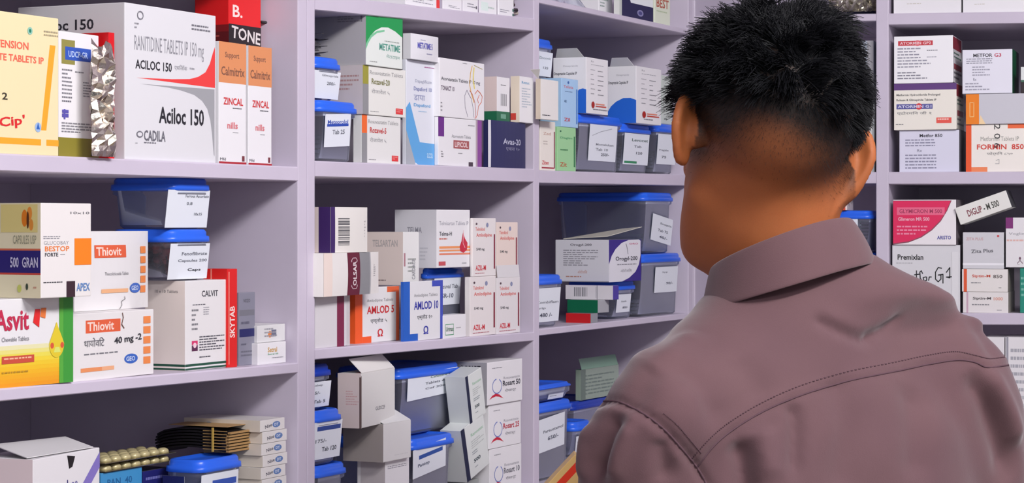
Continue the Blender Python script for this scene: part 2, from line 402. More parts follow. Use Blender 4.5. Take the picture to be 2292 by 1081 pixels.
# ---- first unit, middle shelf
A = carton(FA, -75, 131, 33-19, A_mid, 'cream carton with orange bars at the far end of the ranitidine shelf', L=.11, d0=.004, col='#ecdcae',
  F=[('p', [(.80, .18), (.86, .18), (.965, .80), (.90, .80)], '#f3a62c'), ('r', .0, .07, .80, .115, '#f3a62c'), ('r', .86, .07, 1, .115, '#f3a62c'),
     ('t', 'TENSION', .30, .745, .66, .80, '#e8664f', 1), ('t', 'CARTE TABLETS IP', .18, .655, .83, .705, '#e8664f', 1), ('t', '12', .33, .38, .43, .43, '#3a352a', 1),
     ('t', "Cip'", .34, .18, .62, .27, '#d8262a', 1, 6), ('e', .765, .20, .035, .035, '#9db8dc'), ('p', [(.745, .185), (.785, .185), (.765, .235)], '#2b62b4'),
     ('e', .675, .885, .028, .028, '#8fc4b0'), ('e', .675, .885, .013, .014, '#1f7a5d'), ('l', .83, .85, .99, .90, 2, '#a59b80')])
B = carton(FA, 131, 221, 68, A_mid, 'slim white carton with an olive foot and small blue title panel', xl=118, d0=.012, yaw=2,
  F=[('r', 0, 0, 1, .155, '#8b8230'), ('r', .07, .74, .40, .935, '#928c48'), ('r', .16, .775, .80, .88, '#2f57b8'), ('t', 'UDCP-GR', .24, .80, .72, .85, '#b9cdf0', 1),
     ('l', .08, .42, .33, .70, 9, '#77777f'), ('l', .40, .665, .70, .69, 1, '#77777f'), ('l', .60, .48, .86, .61, 6, '#7d7d86'), ('r', .08, .315, .24, .345, '#5a55ab'), ('r', .08, .35, .24, .375, '#5a55ab'), ('r', .12, .30, .16, .38, '#5a55ab'),
     ('l', .07, .185, .9, .275, 4, '#85858c')], S=[('r', 0, 0, 1, .155, '#8b8230')])
# foil pouch leaning between the cartons
def foil_pack(fr, xc, xr, yt, basef, d0, label, L=.014):
    s, p, a, b, w, L = place(fr, xc, xr, None, L, d0, 0); zb = basef(s); h = CZ+(HY-yt)/FP*p.y-zb; mb = MB(); rg = np.random.default_rng(3)
    nx, nz = 7, 20; vs = []; fs = []
    for side in (0, 1):
        for j in range(nz+1):
            for i in range(nx+1):
                u, v = i/nx, j/nz; edge = min(1, min(u, 1-u)*5)*min(1, min(v, 1-v)*6)
                y = (-1 if side == 0 else 1)*(.0045*edge)+(rg.normal()*.0021+.0025*math.sin(u*9+v*13)*math.sin(v*31+u*4))*(.3+edge)
                x = u*w*(.86+.14*math.sin(v*5+1)**2)+w*.06; top = h*(1-.07*abs(math.sin(u*4.2)))
                vs.append((x, L/2+y, .001+v*top))
    n = (nx+1)*(nz+1)
    for side in (0, 1):
        for j in range(nz):
            for i in range(nx):
                q = [side*n+j*(nx+1)+i, side*n+j*(nx+1)+i+1, side*n+(j+1)*(nx+1)+i+1, side*n+(j+1)*(nx+1)+i]; fs.append(q if side == 0 else q[::-1])
    mb.mesh(vs, fs, FOIL); o = mb.build('foil_pouch'); o.location = (p.x, p.y, zb); o.rotation_euler = (0, 0, ang(a)); tag(o, label, 'pouch'); return o
foil_pack(FA, 215, 269, 86, A_mid, -.013, 'crumpled silver foil pouch squeezed beside the tall ranitidine carton')
carton(FA, 243, 256, 72, A_mid, 'plain red carton standing behind the crumpled foil pouch', L=.06, d0=.007, col='#d8151c')
AC = carton(FA, 279, 483, 2, A_mid, 'tall white and grey carton of Aciloc 150 ranitidine tablets with red swoosh', xl=40, d0=.006, yaw=0, col='#dcdcdf', h=.158,
  F=[('p', [(.15, .49), (.985, .50), (.985, .045), (.975, .06), (.955, .20), (.935, .29), (.90, .365), (.84, .415), (.75, .45), (.60, .472), (.45, .483)], '#9fa0a4'),
     ('p', [(.12, .527), (.99, .51), (.99, .79), (.965, .745), (.93, .67), (.88, .61), (.80, .575), (.70, .553), (.5, .54)], '#e8403f'),
     ('t', 'RANITIDINE TABLETS IP 150 mg', .10, .675, .86, .80, '#8b8b92'), ('t', 'ACILOC 150', .11, .585, .50, .645, '#2a2a30', 1), ('t', 'एसिलॉक', .53, .60, .67, .64, '#8b8b92'), ('l', .70, .60, .76, .63, 1, '#8b8b92'),
     ('t', 'Aciloc 150', .36, .245, .86, .355, '#26262c', 1), ('t', 'CADILA', .20, .125, .43, .195, '#6a6a72', 1), ('e', .155, .165, .035, .022, '#74747c'), ('e', .155, .165, .024, .013, '#dcdcdf'), ('l', .20, .10, .43, .118, 1, '#74747c'), ('l', .11, .10, .17, .11, 1, '#74747c'),
     ('l', .72, .87, .93, .92, 2, '#74747c'), ('s', [(.16+.03*math.cos(i*.55), .93+.025*math.sin(i*.55)) for i in range(12)], .0012, '#83838b'), ('l', .10, .83, .15, .88, 2, '#83838b')],
  S=[('t', 'Aciloc 150', .14, .835, .715, .905, '#33333a', 1)])
BT = carton(FA, 512, 584, -25, A_mid, 'tall red and black carton standing behind the two slim orange-topped cartons', xl=436, d0=.045, col='#dd1a1c',
  F=[('r', 0, 0, 1, .805, '#1c1418'), ('t', 'B.', .12, .845, .42, .915, '#f2d9d4', 1), ('t', 'TONE', .08, .715, .98, .785, '#d9d2d0', 1, -5)],
  S=[('r', 0, 0, 1, .76, '#5c1216'), ('r', 0, .76, 1, .80, '#7c1519'), ('l', .5, .72, .9, .74, 1, '#b4504a')])
mb = MB(); mb.tube([(0, 0, 0), (.012, -.004, .0), (.022, -.010, -.004), (.026, -.012, -.008)], [.0016, .0018, .0022, .0016], '#1b161c')
o = mb.build('flap', BT.o); o.location = (BT.w, .0, BT.h*.84)
o['label'] = 'black tab sticking out'
ZA = [('r', 0, .665, 1, 1, '#dd9160'), ('t', 'Support', .22, .86, .74, .92, '#8a5c47', 1), ('t', 'Calmitrix', .08, .725, .94, .80, '#8a5c47', 1), ('t', 'ZINCAL', .16, .485, .88, .545, '#cf2f33', 1), ('l', .50, .445, .86, .465, 1, '#5c5c62'),
      ('t', 'nills', .30, .29, .68, .345, '#d9747b', 1), ('l', .5, .25, .7, .262, 1, '#8d8d92'), ('r', 0, 0, 1, .018, '#a82a34'), ('t', 'Mfd', .04, .028, .24, .05, '#55555c'), ('r', .84, .025, .93, .07, '#7a3840')]
z1 = carton(FA, 490, 551, 72, A_mid, 'slim white carton with orange top band, beside the tall ranitidine carton', L=.034, d0=.005, F=ZA, h=.1315, S=[('l', .1, .6, .7, .66, 2, '#9a9aa2')])
z2 = carton(FA, 556, 608, 82, A_mid, 'slim white carton with orange top band, nearest the side panel', L=.034, d0=.007, F=ZA, h=.1315)

# ---- first unit, lower shelf
AS = carton(FA, -70, 163, 673, A_low, 'white and yellow carton with a wide green stripe and red Asvit lettering', L=.12, d0=.006, yaw=-3, col='#e4e3e4',
  F=[('r', 0, (i)*.047, 1, (i+1)*.047+.002, c) for i, c in enumerate(['#ee9c22', '#eea422', '#eeac23', '#eeb525', '#eebf29', '#edc830', '#ecd23c', '#e8da55', '#e6de82', '#e5e1b0'])] +
    [('r', .86, 0, 1, 1, '#3f9a3a'), ('r', .86, 0, .90, 1, '#57a93e'), ('t', 'Asvit', .24, .64, .56, .88, '#c12a4c', 1), ('p', [(.60, .72), (.66, .66), (.67, .87), (.62, .87)], '#de2a2a'), ('p', [(.67, .78), (.72, .76), (.73, .88), (.68, .88)], '#e67a3c'),
     ('t', 'Chewable Tablets', .30, .52, .56, .57, '#77777c'), ('r', .30, .27, .61, .355, '#c8503c'), ('l', .32, .295, .59, .335, 1, '#eebb99'), ('l', .3, .14, .55, .18, 1, '#b48a2a'),
     ('p', [(.83+.075*math.cos(t)*(1 if math.sin(t) < 0 else max(.1, 1-math.sin(t)*.85)), .46+(.16 if math.sin(t) < 0 else .25)*math.sin(t)) for t in [i*math.pi/14 for i in range(28)]], '#e0c832'),
     ('e', .785, .44, .018, .035, '#d65a3a'), ('e', .885, .44, .018, .035, '#d65a3a'), ('p', [(.80, .36), (.87, .36), (.855, .42), (.815, .42)], '#d8e070')])
BS = carton(FA, 91, 204, 454, AS, 'white carton with orange sticker and purple band, resting on the Asvit carton', L=.050, d0=-.020, yaw=-2, col='#e6e2df', side='#e8dfbc',
  F=[('t', 'GLUCOBAY', .06, .56, .55, .60, '#86868c'), ('l', .05, .61, .52, .65, 2, '#8a8a90'), ('t', 'BESTOP', .08, .49, .56, .545, '#e67b33', 1), ('t', 'FORTE', .08, .435, .34, .475, '#35353c', 1), ('l', .38, .44, .56, .46, 1, '#8a8a90'),
     ('l', .05, .14, .42, .17, 1, '#44444a'), ('r', .66, .34, 1, .625, '#f5821c'), ('t', '10x10', .58, .885, .96, .91, '#66666c'), ('t', 'APEX', .70, .06, .97, .145, '#5f86bd', 1), ('r', .50, 0, .67, .17, '#3a262e')],
  S=[('r', 0, .245, 1, .265, '#c94a3c'), ('r', 0, .265, 1, .50, '#2b2270'), ('r', 0, .50, 1, .52, '#d06a4c'), ('r', .05, .69, .93, .985, '#dfcf86'), ('e', .62, .84, .07, .09, '#dd7d1f'), ('e', .74, .89, .06, .07, '#e7923a'), ('e', .78, .77, .05, .06, '#e0913a'), ('e', .70, .82, .03, .09, '#5c3316'),
     ('t', '500  GRAN', .28, .32, .94, .43, '#c9c6e0', 1), ('t', 'CAPSULES USP', .35, .57, .90, .66, '#8b8b76'), ('e', .68, .12, .03, .035, '#3c4a3a'), ('e', .50, .10, .05, .04, '#c9cf6a'), ('l', .83, .08, .93, .12, 1, '#c08070')])
def thio(hw):
    q = [('r', .16, .70, .58, .89, '#e0613c'), ('t', 'Thiovit', .18, .73, .50, .865, '#f4d9cc', 1), ('l', .14, .35, .56, .40, 1, '#77777c'), ('e', .71, .27, .085, .075, '#3a66bd'), ('t', 'GEO', .65, .235, .76, .305, '#d0dcf2', 1), ('r', .10, .13, .50, .19, '#ecae84'), ('r', .10, .13, .35, .19, '#e89460')]
    q += [('r', .865, .17+i*.155, .955, .28+i*.155, '#ec8a4a') for i in range(5)]
    if hw: q += [('t', 'थायोविट', .14, .50, .38, .63, '#6c6c72'), ('t', '40 mg -2', .50, .50, .84, .63, '#34343a', 1, 3), ('s', [(.6, .97), (.61, .9), (.59, .8), (.62, .74)], .0012, '#6d4a3c')]
    return q
T1 = carton(FA, 161, 344, 703, A_low, 'white carton with red Thiovit panel and handwritten note, lower of the pair', L=.11, d0=.005, yaw=1, col='#e6e3e2', F=thio(1))
T2 = carton(FA, 166, 331, 518, T1, 'bulging white carton with five orange squares, upper of the Thiovit pair', L=.09, d0=.033, yaw=3, col='#e3e1e1', bow=.006,
  F=[('r', .22, .665, .63, .825, '#e0613c'), ('t', 'Thiovit', .24, .69, .56, .80, '#f4d9cc', 1), ('t', 'Thiocolchicoside Tablets', .34, .44, .66, .48, '#77777c'), ('e', .77, .265, .085, .065, '#3a66bd'), ('t', 'GEO', .71, .235, .82, .295, '#d0dcf2', 1), ('r', .30, .215, .66, .265, '#e9b184')] +
    [('r', .855, .20+i*.128, .945, .29+i*.128, '#ec8a4a') for i in range(5)] + [('s', [(.55, 0), (.58, .05), (.57, .10), (.62, .13), (.61, .16)], .0008, '#6a6a6a')])
CV = carton(FA, 414, 506, 629, A_low, 'tall white carton of Calvit with green base stripes under the blue-lidded tubs', xl=325, d0=.014, col='#e4e2e2',
  F=[('t', 'CALVIT', .40, .815, .80, .885, '#3a3a42', 1), ('l', .18, .71, .62, .735, 1, '#66666e'), ('l', .16, .42, .32, .68, 5, '#66666e'), ('l', .44, .60, .58, .70, 4, '#8d8d95'), ('r', .16, .285, .30, .33, '#d3306a'), ('r', .16, .215, .30, .28, '#5a2a4c'), ('e', .23, .28, .04, .03, '#f2d0da'),
     ('l', .34, .20, .95, .375, 6, '#55555e'), ('l', .34, .12, .72, .15, 1, '#55555e'), ('r', 0, .05, 1, .075, '#1c4f3c'), ('r', 0, .01, 1, .03, '#1c4f3c')],
  S=[('r', 0, 0, 1, 1, '#ece0d8'), ('t', '10 x 10 Tablets', .25, .865, .82, .90, '#44444a'), ('r', 0, .05, 1, .075, '#1c4f3c'), ('r', 0, .01, 1, .03, '#1c4f3c')])
def lbl(*t, smudge=False, c='#50545f'):
    a = []
    n = len(t)
    for i, s in enumerate(t):
        v1 = .82-i*.24; a.append(('t', s, .2 if i % 2 else .12, v1-.13, .88 if len(s) > 6 else .62, v1, c, 1))
    return a
def capsules(R, rnd):
    mb = MB(); cs = [mat('#7c1f1c', .3), mat('#2a1414', .3), mat('#9c3428', .3)]
    for i in range(150):
        x, y, z = rnd.uniform(.018, R.w-.018), rnd.uniform(.016, R.L-.018), rnd.uniform(.008, R.h*.72); a = rnd.uniform(0, 6.3); dx, dy, dz = math.cos(a)*.006, math.sin(a)*.006, rnd.uniform(-.004, .004)
        if dz < 0 and z < .013: dz = -dz
        mb.tube([(x-dx, y-dy, z-dz), (x-dx*.8, y-dy*.8, z-dz*.8), (x+dx*.8, y+dy*.8, z+dz*.8), (x+dx, y+dy, z+dz)], [.002, .0042, .0042, .002], rnd.choice(cs), 6)
    o = mb.build('capsules'); o.location = R.o.location; o.rotation_euler = R.o.rotation_euler
    tag(o, 'loose dark red capsules filling the lower tub on the Calvit carton', 'capsules', None, 'stuff')
TU1 = tub(FA, 386, 480, 513, CV, 'blue-lidded clear tub of dark red capsules on the Calvit carton', xl=236, d0=.017, lab=(.0, .03, .93, .84, [('t', 'Fenoflibrate', .3, .66, .95, .76, '#6b6f7a', 1), ('t', 'Capsules 200', .22, .46, .96, .56, '#6b6f7a', 1), ('t', 'Caps', .48, .2, .82, .3, '#3c3f48', 1)]), fill=capsules)
TU2 = tub(FA, 386, 480, 396, TU1, 'blue-lidded clear tub with a large paper label, topmost above the Calvit carton', xl=236, d0=.015, lab=(-.06, .03, .93, .88, [('t', 'Ferrous Ascorbate', .42, .80, .98, .88, '#5b5f6a', 1), ('t', '0.8', .46, .60, .60, .68, '#5b5f6a', 1), ('t', '10x15', .66, .32, .85, .40, '#5b5f6a', 1)]))
carton(FA, 509, 531, 602, A_low, 'thin bright red carton standing upright against the Calvit carton', xl=455, d0=.012, col='#dc1f1c', F=[('t', 'SKYTAB', .25, .30, .75, .62, '#f4dcd6', 1, 90), ('r', .12, .03, .2, .97, '#f0a090')], S=[('r', .3, .03, .36, 1, '#f08a7a')])
gs = plastic('grey_sleeve_plastic', (.6, .62, .7), .55, .25, (.45, .46, .54))
GY = carton(FA, 534, 571, 655, A_low, 'narrow grey carton with a dark blue line beside the thin red carton', xl=526, d0=.02, col='#858594', rough=.3, F=[('t', 'NOZO', .3, .86, .7, .91, '#55555f', 1), ('r', .05, .68, .95, .76, '#75757f'), ('r', .05, .39, .95, .50, '#22265f'), ('l', .15, .52, .85, .6, 1, '#5e5e70'), ('l', .15, .25, .7, .3, 1, '#5e5e70'), ('l', .15, .1, .9, .2, 2, '#6e6e7c')])
s1 = carton(FA, 577, 640, 769, A_low, 'small white carton with orange and green dots, lower of two by the side panel', L=.05, d0=.012, yaw=-2, F=[('t', 'Setral', .35, .55, .68, .78, '#c79a3c', 1), ('t', 'Setral 50', .35, .42, .72, .5, '#4a9a6a', 1), ('l', .5, .2, .9, .3, 1, '#8f8f96')])
s2 = carton(FA, 576, 638, 729, s1, 'small white carton with grey print, upper of two by the side panel', L=.05, d0=.016, F=[('e', .45, .45, .07, .2, '#e0874a'), ('r', .5, .3, .68, .7, '#6c6f86'), ('l', .25, .2, .7, .8, 3, '#98989f')], col='#dadada')

# ---- first unit, bottom shelf
FX = carton(FA, 73, 223, 1029, flat, 'large white carton of Fexomed with a lilac stripe and torn lid', xl=-60, d0=.012, yaw=6, col='#e4e2e4', flaps=[('tilt', '#d9d8d8')],
  F=[('t', 'Fexomed', .09, .70, .52, .80, '#2c2a6c', 1, 5), ('t', '120', .54, .745, .66, .795, '#6a68a0', 1, 5), ('p', [(.45, .55), (.60, .55), (1, .86), (1, .97)], '#8375c0'), ('p', [(.50, .985), (.62, .97), (.58, .90), (.53, .89)], '#1a1618')], S=[('r', 0, 0, 1, 1, '#e7d6d6')])
mb = MB()
for k in range(2):
    mb.box(0, .13, 0, .045, k*.0085, k*.0085+.0008, mat('#8d8468', .25, .8)); 
    for i in range(7):
        for j in range(3):
            x, y = .012+i*.0175, .008+j*.0145; q = [rrect(.0145, .012, .006, t, z, 3) for t, z in ((0, 0), (.0005, .003), (.0018, .0045), (.004, .0055))]
            q = [[v+Vector((x-.007, y-.005, k*.0085+.0008)) for v in r] for r in q]; loft(mb, q, mat('#c9bd8e', .3, .2))
BLU1 = carton(FA, 226, 318, 1060, flat, 'light blue carton under the blister strips beside the Fexomed carton', L=.05, d0=.075, col='#3f8fc4', yaw=0, F=[('t', 'PAN  40', .15, .86, .75, .93, '#1f5f94', 1)])
o = mb.build('blister_strip'); o.location = (BLU1.p.x+.004, BLU1.p.y+.002, BLU1.top+.001); o.rotation_euler = (0, 0, ang(BLU1.a)); tag(o, 'two cream tablet blister strips stacked on the light blue carton', 'tablets')
BLU2 = carton(FA, 320, 382, 1056, flat, 'navy carton between the light blue carton and the lidded tub', L=.08, d0=.080, col='#1f2168', F=[('l', .1, .86, .7, .93, 1, '#6d70b0')])
TU3 = tub(FA, 452, 551, 1032, flat, 'blue-lidded tub under the stack of black sleeves', xl=360, d0=.02, lab=(.02, .55, .85, .92, [('r', .3, .62, .95, .8, '#3556b0'), ('t', 'Amlodip 5', .3, .35, .95, .55, '#3a4a8a', 1)]), lab_s=(.02, .5, .55, .9, [('r', .0, 0, 1, 1, '#20235e'), ('t', '500', .3, .5, .6, .8, '#c8cbe0', 1)]))
mb = MB(); rr = random.Random(4)
for i in range(7):
    z = i*.0056; dx = rr.uniform(-.002, .002); n = 10; vs = []
    for j in range(n+1):
        t = j/n; x = t*.115; zz = z+.010*math.sin(t*3.0)*.9-(.006*max(0, .12-t)*8)
        for y0 in (0, .06): vs += [(x+dx, y0, zz), (x+dx, y0, zz+.0034)]
    fs = []
    for j in range(n): a0 = j*4; fs += [(a0, a0+4, a0+5, a0+1), (a0+2, a0+3, a0+7, a0+6), (a0+1, a0+5, a0+7, a0+3), (a0, a0+2, a0+6, a0+4)]
    fs += [(0, 1, 3, 2), (n*4, n*4+2, n*4+3, n*4+1)]
    mb.mesh(vs, fs, mat('#131013', .5)); e = .082
    zz = z+.009*math.sin(2.2)*.9; mb.box(.112+dx, .1165+dx, -.0008, .0608, z+.0023, z+.0058, mat('#b08a56', .5)); mb.box(.075, .112, -.0012, 0, z+.0045+.002, z+.0058+.002, mat('#a9854f', .5))
mb.box(.02, .112, 0, .06, .0485, .0493, mat('#b99564', .6)); mb.box(.0905, .0925, -.0035, -.0012, .003, .047, mat('#c3a24e', .5))
# stack of folded sleeves turned along the depth of the shelf
s_ = FA.s_at(545, .02); q = FA.xy(s_, .012); o = mb.build('sleeve_stack'); o.location = (q.x-.0, q.y, TU3.top+.001); o.rotation_euler = (0, 0, ang(FA.v)+math.pi)
o.location = (*(FA.xy(FA.s_at(541, .012), .125)), TU3.top+.0012); o.scale = (.84, 1, .60); o.rotation_euler = (0, 0, ang(FA.v)+math.pi)
tag(o, 'bundle of black card sleeves with tan edges lying on a blue lid', 'packaging')
prev = flat; n_ = 11; zt = CZ+(HY-941)/FP*FA.xy(FA.s_at(587, .01), .01).y; hh = (zt-flat(0))/n_
for i in range(n_):
    k = n_-1-i; dx = [-3, 2, 0, 3, -1, 1][k % 6]
    R_ = carton(FA, 585+dx, 640+dx, 0, flat(0)+i*hh+.0002*0, 'flat white carton, %s in the stack by the side panel' % (['topmost', 'second from the top', 'third from the top', 'fourth from the top', 'fifth from the top', 'sixth from the top'][k] if k < 6 else 'below the sixth'),
      xl=(412 if k == 0 else 440+4*((k*7) % 5)), d0=.012, h=hh-.0004, col='#e2dfdc', yaw=0, F=[('t', 'Nise', .2, .3, .48, .6, '#4c4c58', 1, 8), ('e', .66, .5, .16, .27, '#5f7fb4'), ('t', 'DT', .58, .38, .74, .62, '#dfe6f2', 1)],
      S=[('r', 0, 0, 1, 1, '#dcd2c2'), ('e', .33, .5, .05, .22, '#7f9fc0'), ('t', 'Nimesulide', .42, .38, .62, .66, '#8c8478', 1)], group='stack of flat white cartons')

# ---- second unit, first bay, top shelf (only their feet show)
carton(FA, 908, 984, -60, B_up, 'white carton with red foot at the start of the top shelf', L=.08, d0=.012, yb=None, F=[('r', .9, .0, 1, .35, '#e03a3a'), ('l', .2, .1, .8, .3, 3, '#9a9aa2')])
for x0, x1, lb, ar in ((991, 1034, 'beside the red-footed one', [('l', .3, .06, .9, .14, 2, '#8a8a92')]), (1036, 1070, 'with a small grey mark', [('l', .3, .1, .9, .24, 2, '#8f8f96'), ('r', .85, .12, .93, .2, '#55555c')]),
                       (1073, 1112, 'with a pale green panel', [('r', .1, .08, .5, .3, '#dcebe4'), ('l', .5, .1, .9, .2, 1, '#b8c8c0')])):
    carton(FA, x0, x1, -60, B_up, 'white carton on the top shelf %s' % lb, L=.08, d0=.011, F=ar, xl=x0-2)
carton(FA, 1116, 1150, -55, B_up, 'white carton with green flecks on its edge, end of the top shelf', xl=1112, d0=.009, F=[('l', .1, .06, .7, .16, 2, '#8d8d98'), ('r', .9, .02, 1, .1, '#456a5e'), ('r', .9, .15, 1, .22, '#456a5e')])
mb = MB(); rr = random.Random(9)
for i in range(26):
    mb.tube([(rr.uniform(0, .03), rr.uniform(0, .03), .004+i*.004), (rr.uniform(0, .03), rr.uniform(0, .03), .004+i*.004), (rr.uniform(0, .03), rr.uniform(0, .03), .006+i*.004)], .0022, rr.choice(['#3a2226', '#b9aea4', '#241a22']), 6)
o = mb.build('rubber_band_bundle'); q = FA.xy(FA.s_at(1156, .02), .02); o.location = (q.x, q.y, B_up(FA.s_at(1156))+.002); o.rotation_euler = (0, 0, ang(FA.u)); tag(o, 'tangled dark rubber bands at the end of the top shelf', 'rubber bands')

# ---- second unit, first bay, middle shelf
t1 = tub(FA, 717, 808, 222, B_mid, 'blue-lidded clear tub with handwritten blue label, lowest beside the Rozavel cartons', L=.14, d0=.006, lab=(.18, .26, .80, .86, [('t', 'Metoprolol', .1, .66, .9, .82, '#2b4db0', 1), ('r', .08, .62, .92, .70, '#2b4db0'), ('t', 'Tab 25', .3, .38, .78, .52, '#6e727c', 1)], 3), fill=strips(5))
t2 = tub(FA, 706, 771, 124, t1, 'small blue-lidded tub under the pile of used foil strips', L=.12, d0=.012, lab=(.02, .05, .93, .80, [('t', 'Glimepride', .3, .78, .92, .88, '#7a7e88', 1), ('t', '200/-', .52, .5, .84, .62, '#5e626c', 1)]))
mb = MB(); rr = random.Random(12)
for i in range(9):
    z = i*.0068; x0 = rr.uniform(-.004, .006); a = rr.uniform(-.5, .5); n = 8; vs = []; ph = rr.random()*6
    for j in range(n+1):
        t = j/n; x = x0+t*.052; y = .02+math.sin(t*3+ph)*.008
        for yy in (0, .045): z_ = z+.004+.0042*math.sin(t*5+ph)+yy*a*.15; vs += [(x, y+yy, z_), (x, y+yy, z_+.0014)]
    fs = []
    for j in range(n): a0 = j*4; fs += [(a0, a0+4, a0+5, a0+1), (a0+2, a0+3, a0+7, a0+6), (a0+1, a0+5, a0+7, a0+3), (a0, a0+2, a0+6, a0+4)]
    fs += [(0, 1, 3, 2), (n*4, n*4+2, n*4+3, n*4+1)]
    mb.mesh(vs, fs, mat('#55555e', .22, .85) if i % 3 else mat('#24242c', .3, .5), True)
o = mb.build('foil_strips'); o.scale = (1, 1, .45); q = FA.xy(FA.s_at(708, .01), .01); o.location = (q.x, q.y, t2.top+.001); o.rotation_euler = (0, 0, ang(FA.u)); tag(o, 'pile of crinkled dark foil strips on a small blue lid', 'tablets', None, 'stuff')
roz = lambda c1, c2, nm, tc: [('r', 0, .62, .13, 1, c1), ('r', 0, 0, .13, .62, c2), ('t', 'Rosuvastatin Tablets', .16, .83, .93, .91, '#8a8a8c'), ('t', nm, .2, .63, .62, .75, tc, 1), ('t', 'रोजावेल ५', .2, .44, .62, .54, '#9a9a9e'), ('r', .76, .06, .93, .18, '#dd3a3c'), ('l', .78, .08, .91, .16, 2, '#f0b0a8'), ('l', .17, .05, .38, .08, 1, '#8c8c90')]
r1 = carton(FA, 810, 897, 256, B_mid, 'white carton with orange corner strip under the olive-cornered carton', L=.12, xl=790, d0=.008, F=roz('#ec6a2c', '#8f8f92', 'Rozavel-5', '#c23a3a'), col='#e3e3e0')
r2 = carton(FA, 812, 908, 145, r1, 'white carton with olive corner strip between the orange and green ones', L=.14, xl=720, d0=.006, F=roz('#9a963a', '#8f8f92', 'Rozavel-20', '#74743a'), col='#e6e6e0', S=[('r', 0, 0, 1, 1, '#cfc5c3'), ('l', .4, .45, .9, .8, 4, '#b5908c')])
gc = [(1.0, .95), (1, 1), (0, 1), (0, .35), (.05, .47), (.12, .58), (.25, .68), (.42, .75), (.6, .76), (.8, .70), (1.0, .60)]
r3 = carton(FA, 819, 901, 24, r2, 'large grey-sided carton with a green swoosh front on top of the stack', xl=704, d0=.003, F=[('p', [(0, 1), (1, 1), (1, .60), (.8, .70), (.6, .755), (.42, .74), (.25, .66), (.12, .55), (.05, .43), (0, .33)], '#1f9a50'), ('p', [(0, .28), (.06, .40), (.15, .52), (.3, .62), (.5, .665), (.5, .70), (.3, .66), (.15, .58), (.05, .47), (0, .38)], '#7cc79a'),
   ('t', 'METATIME', .36, .31, .93, .44, '#4f9a86', 1), ('t', 'मेटाटाइम', .55, .17, .92, .25, '#7aa89a'), ('l', .1, .05, .4, .08, 1, '#8a8a8a'), ('l', .5, .46, .9, .5, 1, '#9aa8a0'), ('l', .12, .88, .35, .93, 1, '#0c6a34')],
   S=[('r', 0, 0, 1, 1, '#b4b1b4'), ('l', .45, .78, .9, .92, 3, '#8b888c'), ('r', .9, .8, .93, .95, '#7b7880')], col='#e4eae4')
aw = carton(FA, 909, 976, 132, B_mid, 'tall pale carton with a blue angular stripe in the middle of the shelf', xl=900, d0=.012, col='#dfe2ea', F=[('p', [(0, .08), (0, .54), (.12, .60), (.45, .22), (1, .21), (1, 0), (.42, 0)], '#5fa6de'), ('p', [(0, .08), (0, .33), (.3, .02), (.3, 0), (0, 0)], '#a9adb4'), ('t', 'Dapagliflozin', .3, .78, .85, .82, '#8a8fa8'), ('t', 'Dapaford 10', .25, .70, .85, .75, '#7e86b4', 1), ('t', 'डापा', .25, .62, .62, .67, '#8a90b8'), ('t', 'Dapaford', .25, .55, .8, .59, '#69a6d8', 1), ('l', .4, .5, .7, .52, 1, '#9ac0e0'), ('t', 'aza', .68, .07, .88, .12, '#a8d0f0', 1), ('l', .6, .93, .95, .95, 1, '#b06a9a')])
sm = carton(FA, 919, 981, 74, aw, 'small rounded white carton with blue lettering on the tall pale carton', xl=902, d0=.006, bow=.003, col='#e2e2e6', F=[('t', 'METATIME 5', .2, .44, .72, .68, '#5a5ab4', 1), ('l', .3, .74, .6, .8, 1, '#9a9ab8'), ('l', .5, .2, .8, .28, 1, '#9a9ab8')])
lp = carton(FA, 981, 1078, 261, B_mid, 'white carton with purple corner and purple edge under the hand drawing carton', xl=972, d0=.006, F=[('r', 0, .60, .13, 1, '#6b2a86'), ('r', .86, 0, .90, 1, '#b9a6b0'), ('r', .90, 0, 1, 1, '#8c4a98'), ('t', 'Atorvastatin Tablets', .30, .59, .74, .66, '#8a8a90'), ('r', .34, .37, .70, .54, '#a85a5a'), ('t', 'LIPICOL', .37, .40, .67, .51, '#ecd8d8', 1), ('l', .45, .24, .62, .28, 1, '#77777c'), ('r', .69, .01, .79, .10, '#4a3c48'), ('l', .68, .84, .84, .88, 1, '#8a8a90'), ('l', .06, .15, .12, .3, 3, '#66666c')])
hd = carton(FA, 984, 1084, 128, lp, 'white carton with a line drawing of a hand and heart, beside the tall pale carton', d0=.004, yaw=1, L=.09, F=[('t', 'Atorvastatin Tablets IP 10 mg', .03, .60, .90, .68, '#55555c', 1), ('t', 'TONACT 10', .03, .45, .32, .53, '#4a2a4c', 1),
   ('s', [(.62, .04), (.56, .2), (.55, .4), (.60, .5), (.65, .42), (.70, .36), (.74, .2), (.76, .04)], .0009, '#5a4a6c'), ('s', [(.72, .93), (.68, .8), (.66, .6), (.70, .45), (.76, .3)], .0018, '#e6b34a'), ('s', [(.76, .9), (.74, .7), (.77, .55)], .003, '#e8d870'), ('s', [(.76, .95), (.95, .9)], .0008, '#b0a860'),
   ('s', [(.78, .45), (.84, .52), (.90, .48), (.95, .42), (.93, .32), (.86, .24), (.84, .1), (.80, .03)], .0012, '#d8704a'), ('s', [(.66, .5), (.72, .44), (.78, .3), (.80, .12), (.78, .02)], .0010, '#c85a5a'), ('s', [(.88, .44), (.84, .36), (.86, .3)], .0012, '#e07a6a'), ('l', .02, .06, .06, .25, 3, '#66666c'), ('l', .5, .94, .68, .96, 1, '#8a8a90')])
